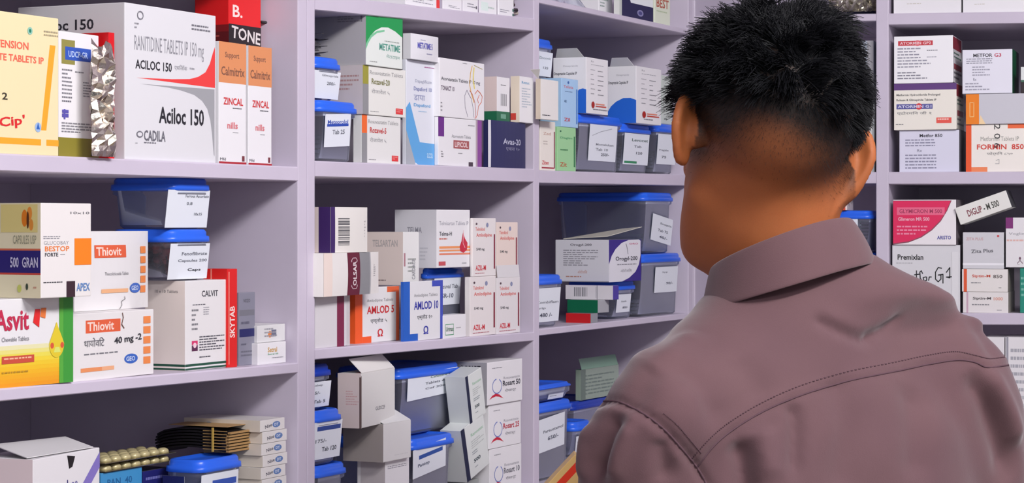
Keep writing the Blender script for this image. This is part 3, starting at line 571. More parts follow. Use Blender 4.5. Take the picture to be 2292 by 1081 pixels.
nv = carton(FA, 1092, 1176, 268, B_mid, 'bulging navy carton lettered Avas-20 at the end of the shelf', xl=1082, d0=.004, L=.06, bow=.004, col='#2a2c5a', side='#e4e2e2', F=[('r', 0, 0, .06, 1, '#d8d8de'), ('t', 'Avas-20', .33, .50, .82, .63, '#b9bad0', 1), ('t', 'एवास २०', .40, .36, .78, .44, '#9c9cba')])
g1 = carton(FA, 1112, 1141, 171, nv, 'small white carton with dark green foot on the navy carton', xl=1084, d0=.008, F=[('r', 0, 0, 1, .22, '#1d6b4a'), ('r', .3, .06, .7, .16, '#6fa48c'), ('bar', .3, .35, .75, .62, '#8b8b90', 9), ('l', .3, .78, .7, .83, 1, '#8a8a90')], S=[('r', 0, 0, 1, 1, '#e6d3cf'), ('r', 0, 0, 1, .22, '#1d6b4a')])
g2 = carton(FA, 1163, 1194, 170, nv, 'small white carton with a red patch, against the bay divider', xl=1143, d0=.0, F=[('t', 'Rozuc', .15, .84, .7, .90, '#5a9ac0', 1), ('l', .15, .3, .85, .75, 8, '#b0bcc8')], S=[('r', 0, 0, 1, 1, '#ede0cc'), ('r', 0, .05, .6, .2, '#d8483c')])

# ---- second unit, first bay, lower shelf
m1 = carton(FA, 706, 783, 664, B_low, 'plain grey-white carton with maroon strip under the striped carton', L=.1, d0=.006, F=[('r', .62, 0, .83, 1, '#7d2446'), ('r', .9, 0, 1, 1, '#c9c3c6')], col='#d6d3d6')
aml = lambda c, c2, nm, tc, sl: [('r', 0, 0, .16, 1, c), ('r', .16, 0, .36, .12, c), ('r', .93, 0, 1, 1, c2), ('r', .72, .90, .93, 1, c2), ('t', 'Amlodipine Tablets', .26, .72, .86, .79, '#8c8c90'), ('t', nm, .26, .52, .88, .66, tc, 1), ('t', sl, .34, .34, .72, .44, '#3e3e46'), ('t', 'Ω', .50, .10, .62, .24, tc, 1)]
m2 = carton(FA, 795, 893, 645, B_low, 'white carton with orange corners of Amlod 5 tablets', xl=782, d0=.026, F=aml('#ee5a20', '#e4673c', 'AMLOD 5', '#c8262c', 'एम्लोड ५'), S=[('r', 0, 0, 1, 1, '#ee5a20')], col='#e4e3e3')
m3 = carton(FA, 903, 991, 631, B_low, 'white carton with blue corners of Amlod 10 tablets', xl=897, d0=.005, F=aml('#1f5fc0', '#3f4fb8', 'AMLOD 10', '#3036a4', 'एम्लोड १०'), S=[('r', 0, 0, 1, 1, '#1f5fc0')], col='#e4e4e6')
t4 = carton(FA, 724, 847, 567, m1, 'bulging carton with maroon and grey bands across its end', L=.034, d0=-.012, yaw=5, bow=.004, sbow=.002, col='#e9e6e2', F=[('r', 0, 0, .13, 1, '#ecdcd2'), ('r', .38, 0, .60, 1, '#65172f'), ('r', .60, 0, .80, 1, '#8e8f92'), ('r', .80, 0, .82, 1, '#b8b8ba'), ('p', [(.44+.05*0, .2), (.47, .14), (.53, .14), (.55, .2), (.55, .82), (.53, .88), (.47, .88), (.44, .82)], '#d9c8cc'), ('p', [(.452, .2), (.475, .155), (.525, .155), (.54, .2), (.54, .82), (.525, .865), (.475, .865), (.452, .82)], '#65172f'), ('t', 'OLSAR', .465, .22, .53, .80, '#e9dfe0', 1, 90), ('l', .88, .4, .93, .7, 6, '#8a8a90')], S=[('r', .2, .4, .6, .6, '#c8322c')])
t5 = carton(FA, 740, 822, 463, t4, 'white carton with barcode and purple bands, topmost in the corner', L=.08, d0=-.006, bow=.002, col='#e6e3dd', F=[('bar', .18, .16, .47, .76, '#6a6a6c', 22), ('r', 0, 0, .10, 1, '#3d2462'), ('l', .9, .3, .94, .7, 6, '#8a8a90')], S=[('r', 0, 0, 1, 1, '#e2d3cc'), ('r', .2, 0, .6, 1, '#54206a'), ('r', .8, 0, 1, 1, '#3d2462')])
bx = carton(FA, 902, 938, 519, m2, 'beige-sided white carton lying across the Amlod 5 carton', xl=822, d0=.03, col='#e4e4e2', F=[('l', .3, .2, .8, .5, 4, '#8f948f'), ('r', .05, .35, .15, .6, '#b08088'), ('t', 'CARDACE', .55, .1, .75, .48, '#8a8a90', 1, 90)], S=[('r', 0, 0, 1, 1, '#e6d7d0'), ('t', 'TELSARTAN', .15, .72, .85, .85, '#b8b0ae', 1), ('l', .1, .05, .7, .1, 1, '#8a7a78')])
t6 = tub(FA, 958, 1042, 600, B_low, 'small blue-lidded tub to the side of the Amlod 10 carton', xl=938, L=.1, d0=.03, lab=(.2, .50, .9, .93, [('t', 'Rozuval Tab', .15, .6, .9, .75, '#6b6f7a', 1), ('t', 'SR-10', .3, .25, .75, .42, '#55596a', 1)]), fill=strips(4))
sg = carton(FA, 992, 1043, 704, B_low, 'small white and green carton in front of the small tub', L=.019, d0=.004, F=[('s', [(.1, .15), (.1, .6), (.45, .6), (.45, .15), (.1, .15)], .001, '#4a9a6a'), ('t', 'Urimax', .12, .3, .45, .5, '#3a6a4c', 1), ('l', .55, .35, .95, .45, 1, '#a8a8ac')], h=.030)
hb = carton(FA, 977, 1052, 469, t6, 'white carton with orange stripes and a red drop, resting on the small tub', xl=884, d0=.012, F=[('t', 'Telmisartan Tablets IP', .08, .73, .95, .80, '#8a8a96'), ('t', 'Telma-H', .08, .55, .45, .62, '#33333c', 1), ('l', .08, .45, .5, .51, 1, '#c87a70'), ('r', .08, .33, 1, .37, '#ee9a62'), ('r', .08, .28, 1, .31, '#ee9a62'), ('r', .08, .22, 1, .25, '#e8886a'), ('p', [(.78, .60), (.74, .46), (.68, .36), (.70, .28), (.80, .25), (.90, .30), (.92, .42), (.84, .50)], '#c81f3a'), ('s', [(.8, .64), (.78, .42), (.84, .34)], .0012, '#f2c0c8'), ('r', .06, .04, .26, .11, '#c8545a'), ('l', .75, .04, .9, .08, 1, '#a8a8ac')], S=[('r', 0, 0, 1, 1, '#cfced4'), ('t', 'TELMA', .30, .60, .65, .70, '#8f8f98', 1), ('l', .6, .1, .8, .35, 4, '#b8b8c0')])
azA = [('t', 'Telmikind', .12, .78, .52, .84, '#d8746c', 1), ('t', 'Amlodipine', .15, .66, .82, .74, '#d86a62', 1), ('t', '5/40 mg', .15, .43, .5, .49, '#4a4a50', 1), ('t', 'AZIL-M', .12, .10, .56, .19, '#cf2a38', 1), ('r', .9, .12, .96, .72, '#8c3a48'), ('e', .16, .9, .035, .02, '#55404a'), ('e', .62, .88, .05, .04, '#8a90b0'), ('l', .1, .03, .8, .06, 1, '#b8727c')]
azB = [a if a[0] != 't' else a for a in azA]
a1 = carton(FA, 1052, 1110, 620, B_low, 'white carton with red print, lower of the stack beside the small tub', xl=1040, d0=.006, F=azA, col='#e8e2e0')
a2 = carton(FA, 1112, 1164, 622, B_low, 'white carton with red print and open flap, lower of the stack near the divider', xl=1108, d0=.008, F=azA, col='#e4e0e0', flaps=[('lean', '#dcdadb')])
a3 = carton(FA, 1058, 1110, 488, a1, 'white carton with red print, upper of the stack beside the orange-striped carton', xl=1052, d0=.007, F=azA, col='#e9e4e2', yaw=1)
a4 = carton(FA, 1112, 1159, 497, a2, 'peach-tinted carton with red print, upper of the stack near the divider', xl=1108, d0=.010, F=azA, col='#ead9cf')

# ---- second unit, first bay, bottom shelf
u0_ = tub(FA, 706, 784, 1046, flat, 'blue-lidded tub at the lower edge of the photo, below the label marked 120', L=.14, d0=.006, h=None)
u1_ = tub(FA, 703, 773, 922, u0_, 'blue-lidded tub with a large white label marked 120', L=.12, d0=.006, lab=(.02, .12, .95, .90, [('r', .15, .76, .95, .88, '#2f4a94'), ('t', '175/-', .12, .44, .5, .54, '#6b6f7a', 1), ('t', 'Tab 120', .36, .2, .86, .32, '#3f434e', 1)]))
u2_ = tub(FA, 700, 750, 818, u1_, 'small deep blue lidded tub, topmost in the corner of the bottom bay', L=.12, d0=.016, lid=LIDD, lab=(.02, .05, .92, .72, [('t', 'Rabep', .1, .8, .6, .9, '#7a7e88', 1), ('t', '15/-', .15, .5, .5, .62, '#5a5e68', 1), ('t', 'Tab 5', .2, .15, .8, .28, '#5a5e68', 1)]))
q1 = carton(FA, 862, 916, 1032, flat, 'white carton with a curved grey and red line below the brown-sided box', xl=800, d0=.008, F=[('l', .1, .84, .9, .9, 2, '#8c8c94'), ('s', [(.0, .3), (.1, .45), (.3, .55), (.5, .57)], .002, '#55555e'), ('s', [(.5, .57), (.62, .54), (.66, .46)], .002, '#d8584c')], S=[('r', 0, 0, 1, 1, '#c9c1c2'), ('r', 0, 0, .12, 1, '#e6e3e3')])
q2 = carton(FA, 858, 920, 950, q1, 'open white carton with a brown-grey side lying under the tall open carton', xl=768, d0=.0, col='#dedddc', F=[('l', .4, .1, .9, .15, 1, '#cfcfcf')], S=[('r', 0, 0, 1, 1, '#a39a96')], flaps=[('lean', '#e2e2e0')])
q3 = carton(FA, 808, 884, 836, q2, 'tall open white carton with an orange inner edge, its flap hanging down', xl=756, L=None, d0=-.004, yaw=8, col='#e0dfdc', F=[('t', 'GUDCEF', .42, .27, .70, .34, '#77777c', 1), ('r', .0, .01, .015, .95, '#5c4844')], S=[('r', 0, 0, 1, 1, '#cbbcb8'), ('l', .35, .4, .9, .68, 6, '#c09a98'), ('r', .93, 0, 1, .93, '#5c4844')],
   T=[('r', .05, .0, .95, .35, '#d8563a')], flaps=[('lean', '#e4e2de')])
u3_ = tub(FA, 925, 1024, 985, flat, 'blue-lidded tub with a blue-lined label, low beside the tilted navy carton', L=.13, d0=.008, lab=(.05, .50, .78, .93, [('r', .18, .6, .9, .74, '#2f55a4'), ('t', 'Pantop', .15, .3, .5, .45, '#44506a', 1)], 6))
u4_ = tub(FA, 896, 1037, 826, u3_, 'large blue-lidded empty tub with paper label, above the blue-lined one', L=.10, d0=.036, lab=(.14, .55, .92, .96, [('t', 'Cefexime 200', .45, .74, .95, .84, '#5c7a66', 1), ('t', 'Tablets dt Cef', .35, .52, .95, .62, '#5f636e', 1), ('t', 'Cef 200mg', .35, .30, .92, .40, '#5f636e', 1)], 2))
def leanc(x0, x1, yt, zb, roll, lb, d0, h=None, fl=None):
    return carton(FA, x0, x1, yt, zb, lb, L=.030, d0=d0, roll=roll, h=h, col='#dbe0dd', F=[('r', 0, 0, .16, 1, '#1c2340'), ('t', 'Ranozex', .38, .74, .92, .80, '#9ac0a4', 1), ('l', .35, .50, .9, .66, 4, '#b4bab8'), ('l', .35, .38, .75, .46, 2, '#7f8a90'), ('t', '500', .38, .24, .66, .31, '#2c3c48', 1), ('l', .38, .13, .55, .16, 1, '#7f8a90')], side='#d2d6d4')
t7 = carton(FA, 1040, 1072, 1078, flat, 'grey-green carton at the lower edge under the tilted cartons', L=.08, d0=.02, col='#9a9f9c')
leanc(1046, 1098, 0, t7.top+.002, -16, 'tilted white carton with navy edge, lower one beside the Rosart stack', .004, h=.072)
leanc(1052, 1089, 0, t7.top+.078, -13, 'tilted white carton with navy edge, upper one beside the Rosart stack', .004, h=.064)
def ros(n, c): return [('s', [(.28+.13*math.sin(t)*(1 if t < 9 else 1), .42+.17*math.cos(t)) for t in [.5+.0+i*.28 for i in range(21)]], .0016, '#7686c8'), ('p', [(.06, .12), (.14, .21), (.24, .25), (.34, .22), (.46, .11), (.34, .165), (.24, .185), (.14, .16)], '#c8203a'), ('t', 'Rosuvastatin', .46, .56, .92, .62, '#8f8f98'), ('t', 'Rosart ' + n, .44, .40, .94, .53, c, 1), ('t', 'रोसार्ट', .5, .24, .82, .33, '#77777f'), ('l', .14, .82, .42, .86, 1, '#8a8a90')]
w1 = carton(FA, 1096, 1167, 1006, flat, 'white carton with red arc and blue loop, lowest of the Rosart stack', L=.09, d0=.008, F=ros('10', '#6c6c76'))
w2 = carton(FA, 1094, 1166, 907, w1, 'white carton with red lettering Rosart 25, middle of its stack', L=.09, d0=.007, F=ros('25', '#b8243a'))
w3 = carton(FA, 1090, 1169, 812, w2, 'white carton with black lettering Rosart 50, topmost of its stack', xl=1018, d0=.004, F=ros('50', '#2f2f3c'), S=[('r', 0, 0, 1, 1, '#a3a2a8'), ('t', 'ROSART', .2, .78, .8, .92, '#2a2a34', 1)])

# ---- second unit, corner bay, top shelf
mb = MB(); rg = np.random.default_rng(5); vs = []; fs = []; nx, ny = 26, 12
for j in range(ny+1):
    for i in range(nx+1):
        u, v = i/nx, j/ny; r_ = .022*math.sin(math.pi*u)**.4*math.sin(math.pi*min(v*1.0, 1))**.4; vs.append((u*.16, .01+v*.10, .0015+max(0, 2*r_+rg.normal()*.0022)))
n0 = len(vs)
for j in range(ny+1):
    for i in range(nx+1): vs.append((i/nx*.16, .01+j/ny*.10, .0008))
for j in range(ny):
    for i in range(nx): q = [j*(nx+1)+i, j*(nx+1)+i+1, (j+1)*(nx+1)+i+1, (j+1)*(nx+1)+i]; fs.append(q); fs.append([n0+x for x in q][::-1])
mb.mesh(vs, fs, BAG, True); o = mb.build('plastic_bag'); q = FA.xy(FA.s_at(1218, .01), .005); o.location = (q.x, q.y, D_up(0)+.001); o.rotation_euler = (0, 0, ang(FA.u)); tag(o, 'crumpled clear plastic bag lying on the top shelf of the corner bay', 'bag')
carton(FA, 1340, 1370, -60, D_up, 'white carton with small print beside the clear bag on the top shelf', L=.05, d0=.04, F=[('l', .1, .2, .7, .5, 4, '#8fa09a')])
carton(FA, 1392, 1462, -70, D_up, 'white carton with a navy angular foot on the top shelf', xl=1374, d0=.008, F=[('r', 0, .0, 1, .33, '#25234e'), ('p', [(0, .33), (.28, .33), (0, .95)], '#25234e'), ('e', .58, .15, .10, .07, '#8886b0'), ('e', .58, .15, .06, .04, '#4a4880')], S=[('r', 0, 0, 1, 1, '#dfe2dc'), ('r', .7, 0, 1, .5, '#c4c8c2')], col='#e9eef0')
carton(FA, 1466, 1500, -60, D_up, 'pale green carton with red brown lettering, by the end panel of the top shelf', d0=.010, L=.05, F=[('t', 'BEST', .1, .34, .9, .52, '#b4604c', 1), ('r', .1, .66, .9, .70, '#b8c8a4'), ('l', .1, .22, .8, .28, 1, '#b8c8a4')], col='#dfe6d2')

# ---- second unit, corner bay, middle shelf
b1_ = carton(FA, 1209, 1243, 270, D_mid, 'cream carton with red foot under the open white carton at the divider', L=.035, d0=.005, col='#ece6dc', F=[('t', 'Zed', .2, .72, .7, .78, '#c8a89a', 1), ('t', 'Ziten', .12, .12, .56, .2, '#c8303c', 1), ('r', .1, .04, .9, .07, '#a83c48'), ('r', .9, .05, .97, .8, '#8c4a54'), ('l', .2, .5, .7, .6, 2, '#c0b8b0')])
b2_ = carton(FA, 1248, 1289, 283, D_mid, 'pale green carton beside the cream carton at the divider', L=.035, d0=.006, col='#9fd39c', F=[('t', 'Diaglim', .15, .72, .8, .78, '#4f9a6a', 1), ('t', 'Zit', .12, .10, .5, .2, '#b8603c', 1), ('r', .88, .1, .95, .8, '#2f7a4c'), ('l', .15, .42, .6, .5, 1, '#4f8a5c'), ('e', .16, .9, .04, .02, '#2c6a4c')])
carton(FA, 1210, 1250, 176, b1_, 'open white carton jutting out past the divider', xl=1199, L=.03, d0=-.014, col='#e9e6e2', F=[('l', .1, .05, .9, .12, 1, '#44464c')], side='#cfc0ae', flaps=[('side', '#e8e4de')])
carton(FA, 1257, 1294, 174, b2_, 'light blue carton standing on the pale green one', L=.034, d0=.006, col='#a9cdee', F=[('t', 'Telista', .12, .80, .7, .86, '#c47a8c', 1), ('l', .2, .70, .7, .74, 1, '#6a8ab0'), ('t', '40', .15, .5, .3, .56, '#4a6a90', 1), ('t', 'Zil', .14, .12, .5, .19, '#c0505c', 1), ('r', .88, .08, .95, .8, '#3f7ac8'), ('e', .4, .92, .05, .03, '#3f6ab0')])
d1 = tub(FA, 1296, 1398, 253, D_mid, 'blue-lidded tub with plain white label, under the first capsule carton', L=.13, d0=.012, lab=(.26, .22, .86, .93, [('t', 'Montelukast', .25, .42, .9, .48, '#7f838c', 1), ('t', 'Tab 10', .25, .28, .7, .35, '#7f838c', 1), ('t', '250/-', .45, .14, .75, .22, '#5b5f68', 1), ('s', [(.1, .68), (.4, .8), (.8, .9)], .0008, '#a0a4ac')]), fill=strips(5))
d2 = tub(FA, 1394, 1463, 275, D_mid, 'blue-lidded tub with green print, under the second capsule carton', L=.13, d0=.016, lab=(.1, .2, .9, .9, [('t', 'Levocet', .3, .75, .95, .84, '#5b6f68', 1), ('t', 'Tab', .4, .55, .7, .63, '#7f838c', 1), ('r', .05, .04, .55, .11, '#2f8a5a'), ('t', '120', .5, .34, .75, .42, '#5b5f68', 1)]), fill=strips(8))
d3 = tub(FA, 1470, 1520, 275, D_mid, 'blue-lidded tub with tall white label, beside the man\'s ear', L=.13, d0=.012, lab=(.12, .22, .95, .88, [('t', 'Pregaba', .1, .42, .6, .5, '#7f838c', 1), ('t', '75', .25, .2, .5, .28, '#5b5f68', 1)]), fill=strips(6))
cap = lambda u: [('t', 'Omeprazole Capsules IP', .02, .67, .72, .74, '#44444c', 1), ('t', 'Omeprazole', .3, .82, .75, .86, '#a0a0a6')]
capF = [('t', 'Rx', .22, .92, .34, .95, '#77777c'), ('l', .22, .86, .8, .88, 1, '#8f8f98')] + [x for i in range(6) for x in (('l', .2, .76-i*.085, .42, .79-i*.085, 1, '#a0a0a6'), ('l', .52, .75-i*.085, .78, .78-i*.085, 1, '#77777f'))] + [('e', .3, .16, .07, .06, '#a82418'), ('r', .42, .17, .82, .19, '#e08a70'), ('r', .42, .13, .9, .15, '#c84a38'), ('l', .3, .05, .95, .09, 1, '#88888f')]
carton(FA, 1312, 1361, 127, d1, 'white capsule carton with a torn top and blue arc, beside the light blue carton', xl=1238, d0=.004, F=capF, S=cap(0)+[('p', [(.6, 0), (1, 0), (1, .42), (.9, .44), (.78, .42), (.68, .34), (.62, .2)], '#2467cf')], flaps=[('side', '#d6d5d2')])
carton(FA, 1424, 1480, 147, d2, 'white capsule carton with a wide blue arc, nearer the man\'s head', xl=1360, d0=.0, F=capF, S=cap(0)+[('p', [(0, 0), (1, 0), (1, .40), (.8, .44), (.55, .44), (.3, .38), (.12, .30), (0, .2)], '#2467cf')], flaps=[('side', '#e6e6e6')])
carton(FA, 1482, 1504, 168, d3, 'pale grey-green carton just behind the man\'s ear', L=.06, d0=.02, col='#c6cfc8', F=[('l', .2, .6, .7, .8, 3, '#8a9490'), ('l', .2, .05, .8, .12, 1, '#6a7470')])
e0 = tub(FA, 1198, 1243, 108, b1_.top+.062, 'blue-lidded tub with leaning white label, high against the divider', L=.10, d0=.046, lab=(.1, .15, .95, .8, [('t', 'Zincovit', .2, .7, .9, .8, '#8c98a0', 1), ('t', '125', .5, .3, .8, .4, '#5b5f68', 1)]), h=.062)
carton(FA, 1202, 1222, 0, D_mid, 'plain white carton hidden under the high tub at the divider', L=.09, d0=.046, h=e0.z-D_mid(FA.s_at(1212, .046))-.002)

# ---- second unit, corner bay, lower shelf
f1 = tub(FA, 1437, 1529, 569, D_low, 'large blue-lidded tub with small white label, lower one by the end panel', xl=1270, d0=.006, lab=(.35, .40, .90, .85, [('t', 'Syp', .3, .75, .55, .82, '#7f838c', 1), ('t', '90/-', .5, .3, .8, .4, '#55596a', 1)]), fill=strips(4))
f2 = tub(FA, 1446, 1512, 430, f1, 'blue-lidded tub with a slanted white label, upper one by the end panel', xl=1240, d0=.012, lab=(.25, .25, .95, .72, [('t', 'Ecosprin', .4, .66, .95, .76, '#6b6f7a', 1), ('t', 'Tab 75', .3, .4, .8, .5, '#6b6f7a', 1), ('t', '40/-', .4, .16, .8, .26, '#55596a', 1)], -7), fill=strips(5))
f3 = tub(FA, 1380, 1428, 630, D_low, 'blue-lidded tub carrying the purple and white carton', xl=1262, d0=.012, lab=(.12, .2, .75, .75, [('t', 'Aceclo', .3, .55, .7, .66, '#6b6f7a', 1), ('t', '800/-', .45, .2, .85, .32, '#44485a', 1)]))
leaf = [(.28+.72*0, 0)]
lf = [(0, 0), (.0, .42), (.08, .62), (.2, .78), (.38, .92), (.6, .99), (.92, 1.0), (.98, .97), (.98, .62), (.93, .40), (.82, .22), (.62, .08), (.4, .0)]
carton(FA, 1363, 1435, 537, f3, 'grey-sided carton with white leaf on purple end and open lid, on the blue tub', xl=1243, d0=.0, col='#d4d4da', flaps=[('wedge', '#dad8c8')],
   F=[('r', 0, 0, 1, 1, '#3b2a86'), ('p', lf, '#e2e2e8'), ('t', 'Orogyl-200', .2, .47, .88, .60, '#33323e', 1), ('l', .25, .36, .85, .42, 1, '#8f8f98'), ('t', 'ओरोजिल', .35, .22, .7, .30, '#8a8a92'), ('t', 'ORO', .62, .88, .9, .92, '#c86a8a', 1), ('s', [(.52, .9), (.56, .78), (.58, .66)], .0015, '#66666c')],
   S=[('t', 'Orogyl-200', .28, .84, .68, .91, '#55555c', 1), ('l', .15, .36, .8, .76, 8, '#8a8a92'), ('t', 'ओरोजिल', .42, .2, .6, .28, '#c89a8a'), ('l', .2, .08, .72, .14, 1, '#b88a7a'), ('r', 0, 0, 1, .02, '#8a8a92')])
tub(FA, 1195, 1265, 617, D_low, 'blue-lidded tub with wide white label marked in black, at the divider', L=.11, d0=.006, lab=(.02, .12, .90, .84, [('t', 'Combiflam', .15, .54, .95, .62, '#7f838c', 1), ('t', 'Strip', .1, .36, .5, .44, '#7f838c', 1), ('t', '480 /-', .3, .14, .75, .26, '#44485a', 1)]), fill=strips(4))
k1 = carton(FA, 1322, 1338, 702, D_low, 'small red carton, lowest of the three flat cartons', xl=1267, d0=.004, col='#8f9097', side='#c81c22', yaw=-4)
k2 = carton(FA, 1338, 1363, 672, k1, 'small green carton sandwiched between red and white ones', xl=1270, d0=.002, col='#a2a3a8', side='#0b6a48', yaw=-6)
k3 = carton(FA, 1372, 1385, 636, k2, 'flat white carton with barcode and purple end, on the green one', xl=1266, d0=-.014, yaw=-2, h=.021, col='#4a3a9a', side='#dedbe0', S=[('r', 0, 0, 1, 1, '#dedbe0'), ('bar', .18, .2, .46, .85, '#85858c', 16), ('r', .66, 0, .675, 1, '#8f8f98'), ('r', .64, .1, .65, .9, '#a8a8b0')])

# ---- second unit, corner bay, bottom shelf
h1 = tub(FA, 1198, 1286, 906, flat, 'blue-lidded tub with large label, low at the divider under the short tub', L=.12, d0=.006, lab=(.03, .38, .80, .84, [('t', 'Paracetamol', .3, .55, .95, .64, '#6b6f7a', 1), ('t', '650/-', .45, .3, .8, .42, '#44485a', 1)], 4), fill=strips(3))
h2 = tub(FA, 1200, 1284, 865, h1, 'short blue-lidded tub on the low tub at the divider', L=.11, d0=.01, lab=(.4, .1, .8, .5, [('l', .1, .3, .9, .6, 1, '#8a8e98')]))
h3 = tub(FA, 1289, 1330, 946, flat, 'small blue-lidded tub low in front, beside the man\'s sleeve', L=.08, d0=.012, lab=(.1, .4, .9, .8, [('l', .1, .3, .8, .7, 2, '#8a8e98')]))
h4 = tub(FA, 1284, 1372, 900, flat, 'deep blue lidded tub carrying the plastic-wrapped carton', L=.12, d0=.10, lid=LIDD)
carton(FA, 1300, 1385, 828, h4, 'plastic-wrapped pale green carton with fine print, beyond the man\'s shoulder', xl=1288, d0=.10, L=.07, col='#94a596', F=[('l', .1, .1, .95, .8, 6, '#6f8078'), ('r', 0, 0, .12, 1, '#6d7d74')], T=[('r', 0, 0, 1, 1, '#4f8a70')], flaps=[('lean', '#7fa890')], rough=.25)

# ---- corner unit
RS = [('r', 0, .72, .9, .98, '#9c3040'), ('r', 0, 0, 1, .02, '#55555c'), ('l', .1, .5, .9, .66, 2, '#4c7a6a'), ('r', .1, .3, .9, .42, '#a84450'), ('l', .1, .05, .9, .25, 2, '#77777f')]
carton(FC, 2000, 2151, -80, C_up, 'large white carton at the divider on the top shelf of the corner unit', L=.12, d0=.012, F=[('l', .2, .18, .5, .21, 1, '#c8c4b8')])
carton(FC, 2155, 2330, -80, C_up, 'large white carton beyond its twin on the top shelf, cut by the photo edge', L=.12, d0=.012, F=[('l', .15, .16, .4, .19, 1, '#c8c4b8')])
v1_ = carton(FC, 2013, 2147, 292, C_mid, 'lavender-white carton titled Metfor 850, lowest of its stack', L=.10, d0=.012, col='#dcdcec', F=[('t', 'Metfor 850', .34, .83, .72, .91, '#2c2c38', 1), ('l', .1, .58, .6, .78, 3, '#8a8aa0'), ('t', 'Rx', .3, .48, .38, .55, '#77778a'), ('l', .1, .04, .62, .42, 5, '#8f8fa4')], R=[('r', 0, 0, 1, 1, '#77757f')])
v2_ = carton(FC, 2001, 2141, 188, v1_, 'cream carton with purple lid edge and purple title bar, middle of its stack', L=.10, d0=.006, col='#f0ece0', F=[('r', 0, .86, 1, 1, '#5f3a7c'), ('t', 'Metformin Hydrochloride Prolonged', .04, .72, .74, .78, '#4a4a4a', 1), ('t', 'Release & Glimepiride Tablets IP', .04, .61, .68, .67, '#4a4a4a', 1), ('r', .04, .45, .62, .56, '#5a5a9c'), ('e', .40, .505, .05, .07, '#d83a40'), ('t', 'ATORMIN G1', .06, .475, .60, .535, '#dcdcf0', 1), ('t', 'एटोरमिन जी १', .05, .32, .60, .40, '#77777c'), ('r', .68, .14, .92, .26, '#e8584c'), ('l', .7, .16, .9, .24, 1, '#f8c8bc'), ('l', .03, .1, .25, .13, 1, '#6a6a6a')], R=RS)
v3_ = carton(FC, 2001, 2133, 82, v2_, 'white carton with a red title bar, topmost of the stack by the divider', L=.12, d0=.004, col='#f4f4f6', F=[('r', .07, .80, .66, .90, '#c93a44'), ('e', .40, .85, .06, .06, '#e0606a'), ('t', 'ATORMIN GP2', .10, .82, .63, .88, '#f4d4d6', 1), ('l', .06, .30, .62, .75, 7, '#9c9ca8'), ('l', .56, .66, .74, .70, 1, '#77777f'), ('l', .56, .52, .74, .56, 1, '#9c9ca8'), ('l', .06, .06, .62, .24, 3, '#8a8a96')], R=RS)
x1_ = carton(FC, 2162, 2300, 279, C_mid, 'white carton with orange border and handwriting over its red title', L=.10, d0=.008, col='#f2ede4', F=[('r', 0, 0, .09, 1, '#ee5a28'), ('r', .09, 0, .35, .10, '#f08a5a'), ('r', .68, .91, 1, 1, '#ee6a3a'), ('t', 'Metformin Tablets IP', .24, .65, .86, .74, '#8f8f8a'), ('t', 'FORMIN  850', .18, .47, .94, .58, '#d4483c', 1), ('t', 'फोर्मिन ८५०', .34, .34, .76, .42, '#66666a'), ('t', '2 0 6', .46, .50, .56, 1.0, '#2c2c30', 0, -90), ('s', [(.48, .17), (.54, .17), (.54, .26), (.49, .24)], .0008, '#a8a8a8')])
x2_ = carton(FC, 2162, 2310, 211, x1_, 'flat silver-grey pack with an orange end, under the Metfor G3 carton', L=.09, d0=.004, col='#cfcfd6', rough=.25, F=[('r', 0, 0, .20, 1, '#f08418'), ('s', [(.06, .25), (.06, .72), (.12, .72), (.12, .25), (.06, .25)], .0012, '#f8c078'), ('p', [(.2, 0), (.3, 0), (.22, .3)], '#f6d8a8')])
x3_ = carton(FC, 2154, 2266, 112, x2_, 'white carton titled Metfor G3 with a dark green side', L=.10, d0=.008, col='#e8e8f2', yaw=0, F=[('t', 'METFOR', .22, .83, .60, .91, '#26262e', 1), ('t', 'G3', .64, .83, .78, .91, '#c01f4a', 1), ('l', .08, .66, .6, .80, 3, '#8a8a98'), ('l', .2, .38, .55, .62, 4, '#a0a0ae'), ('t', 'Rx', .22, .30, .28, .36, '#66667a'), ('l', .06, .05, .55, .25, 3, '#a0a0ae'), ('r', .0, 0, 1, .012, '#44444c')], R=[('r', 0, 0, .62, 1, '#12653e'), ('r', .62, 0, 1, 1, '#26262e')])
carton(FC, 2285, 2400, 150, x2_, 'dark-footed carton cut by the photo edge beside Metfor G3', L=.08, d0=.004, col='#2a2024', F=[('r', 0, .42, 1, 1, '#dfe4e2'), ('r', 0, .42, .3, .5, '#3a6a54')], h=None)
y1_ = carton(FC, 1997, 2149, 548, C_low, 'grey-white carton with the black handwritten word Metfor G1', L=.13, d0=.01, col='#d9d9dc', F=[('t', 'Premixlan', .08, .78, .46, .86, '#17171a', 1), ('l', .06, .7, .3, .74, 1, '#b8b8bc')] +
   [('s', p, .0016, '#1a1a1e') for p in ([(.16, .50), (.18, .56), (.20, .50), (.22, .57), (.24, .50)], [(.27, .52), (.31, .54), (.29, .49), (.34, .50)], [(.36, .62), (.36, .46)], [(.33, .56), (.40, .57)], [(.45, .58), (.43, .62), (.41, .60), (.42, .44), (.44, .42), (.43, .50)], [(.50, .53), (.46, .52), (.47, .47), (.51, .48), (.51, .53)], [(.54, .48), (.55, .53), (.58, .53)], [(.73, .66), (.68, .67), (.64, .60), (.64, .50), (.68, .46), (.72, .50), (.72, .56), (.68, .56), (.75, .57), (.75, .44)], [(.80, .60), (.85, .67), (.85, .52), (.80, .53), (.93, .54)])] + [('r', .88, .1, .97, .9, '#e0e0e2')], R=[('r', 0, 0, 1, 1, '#8f8a94')])
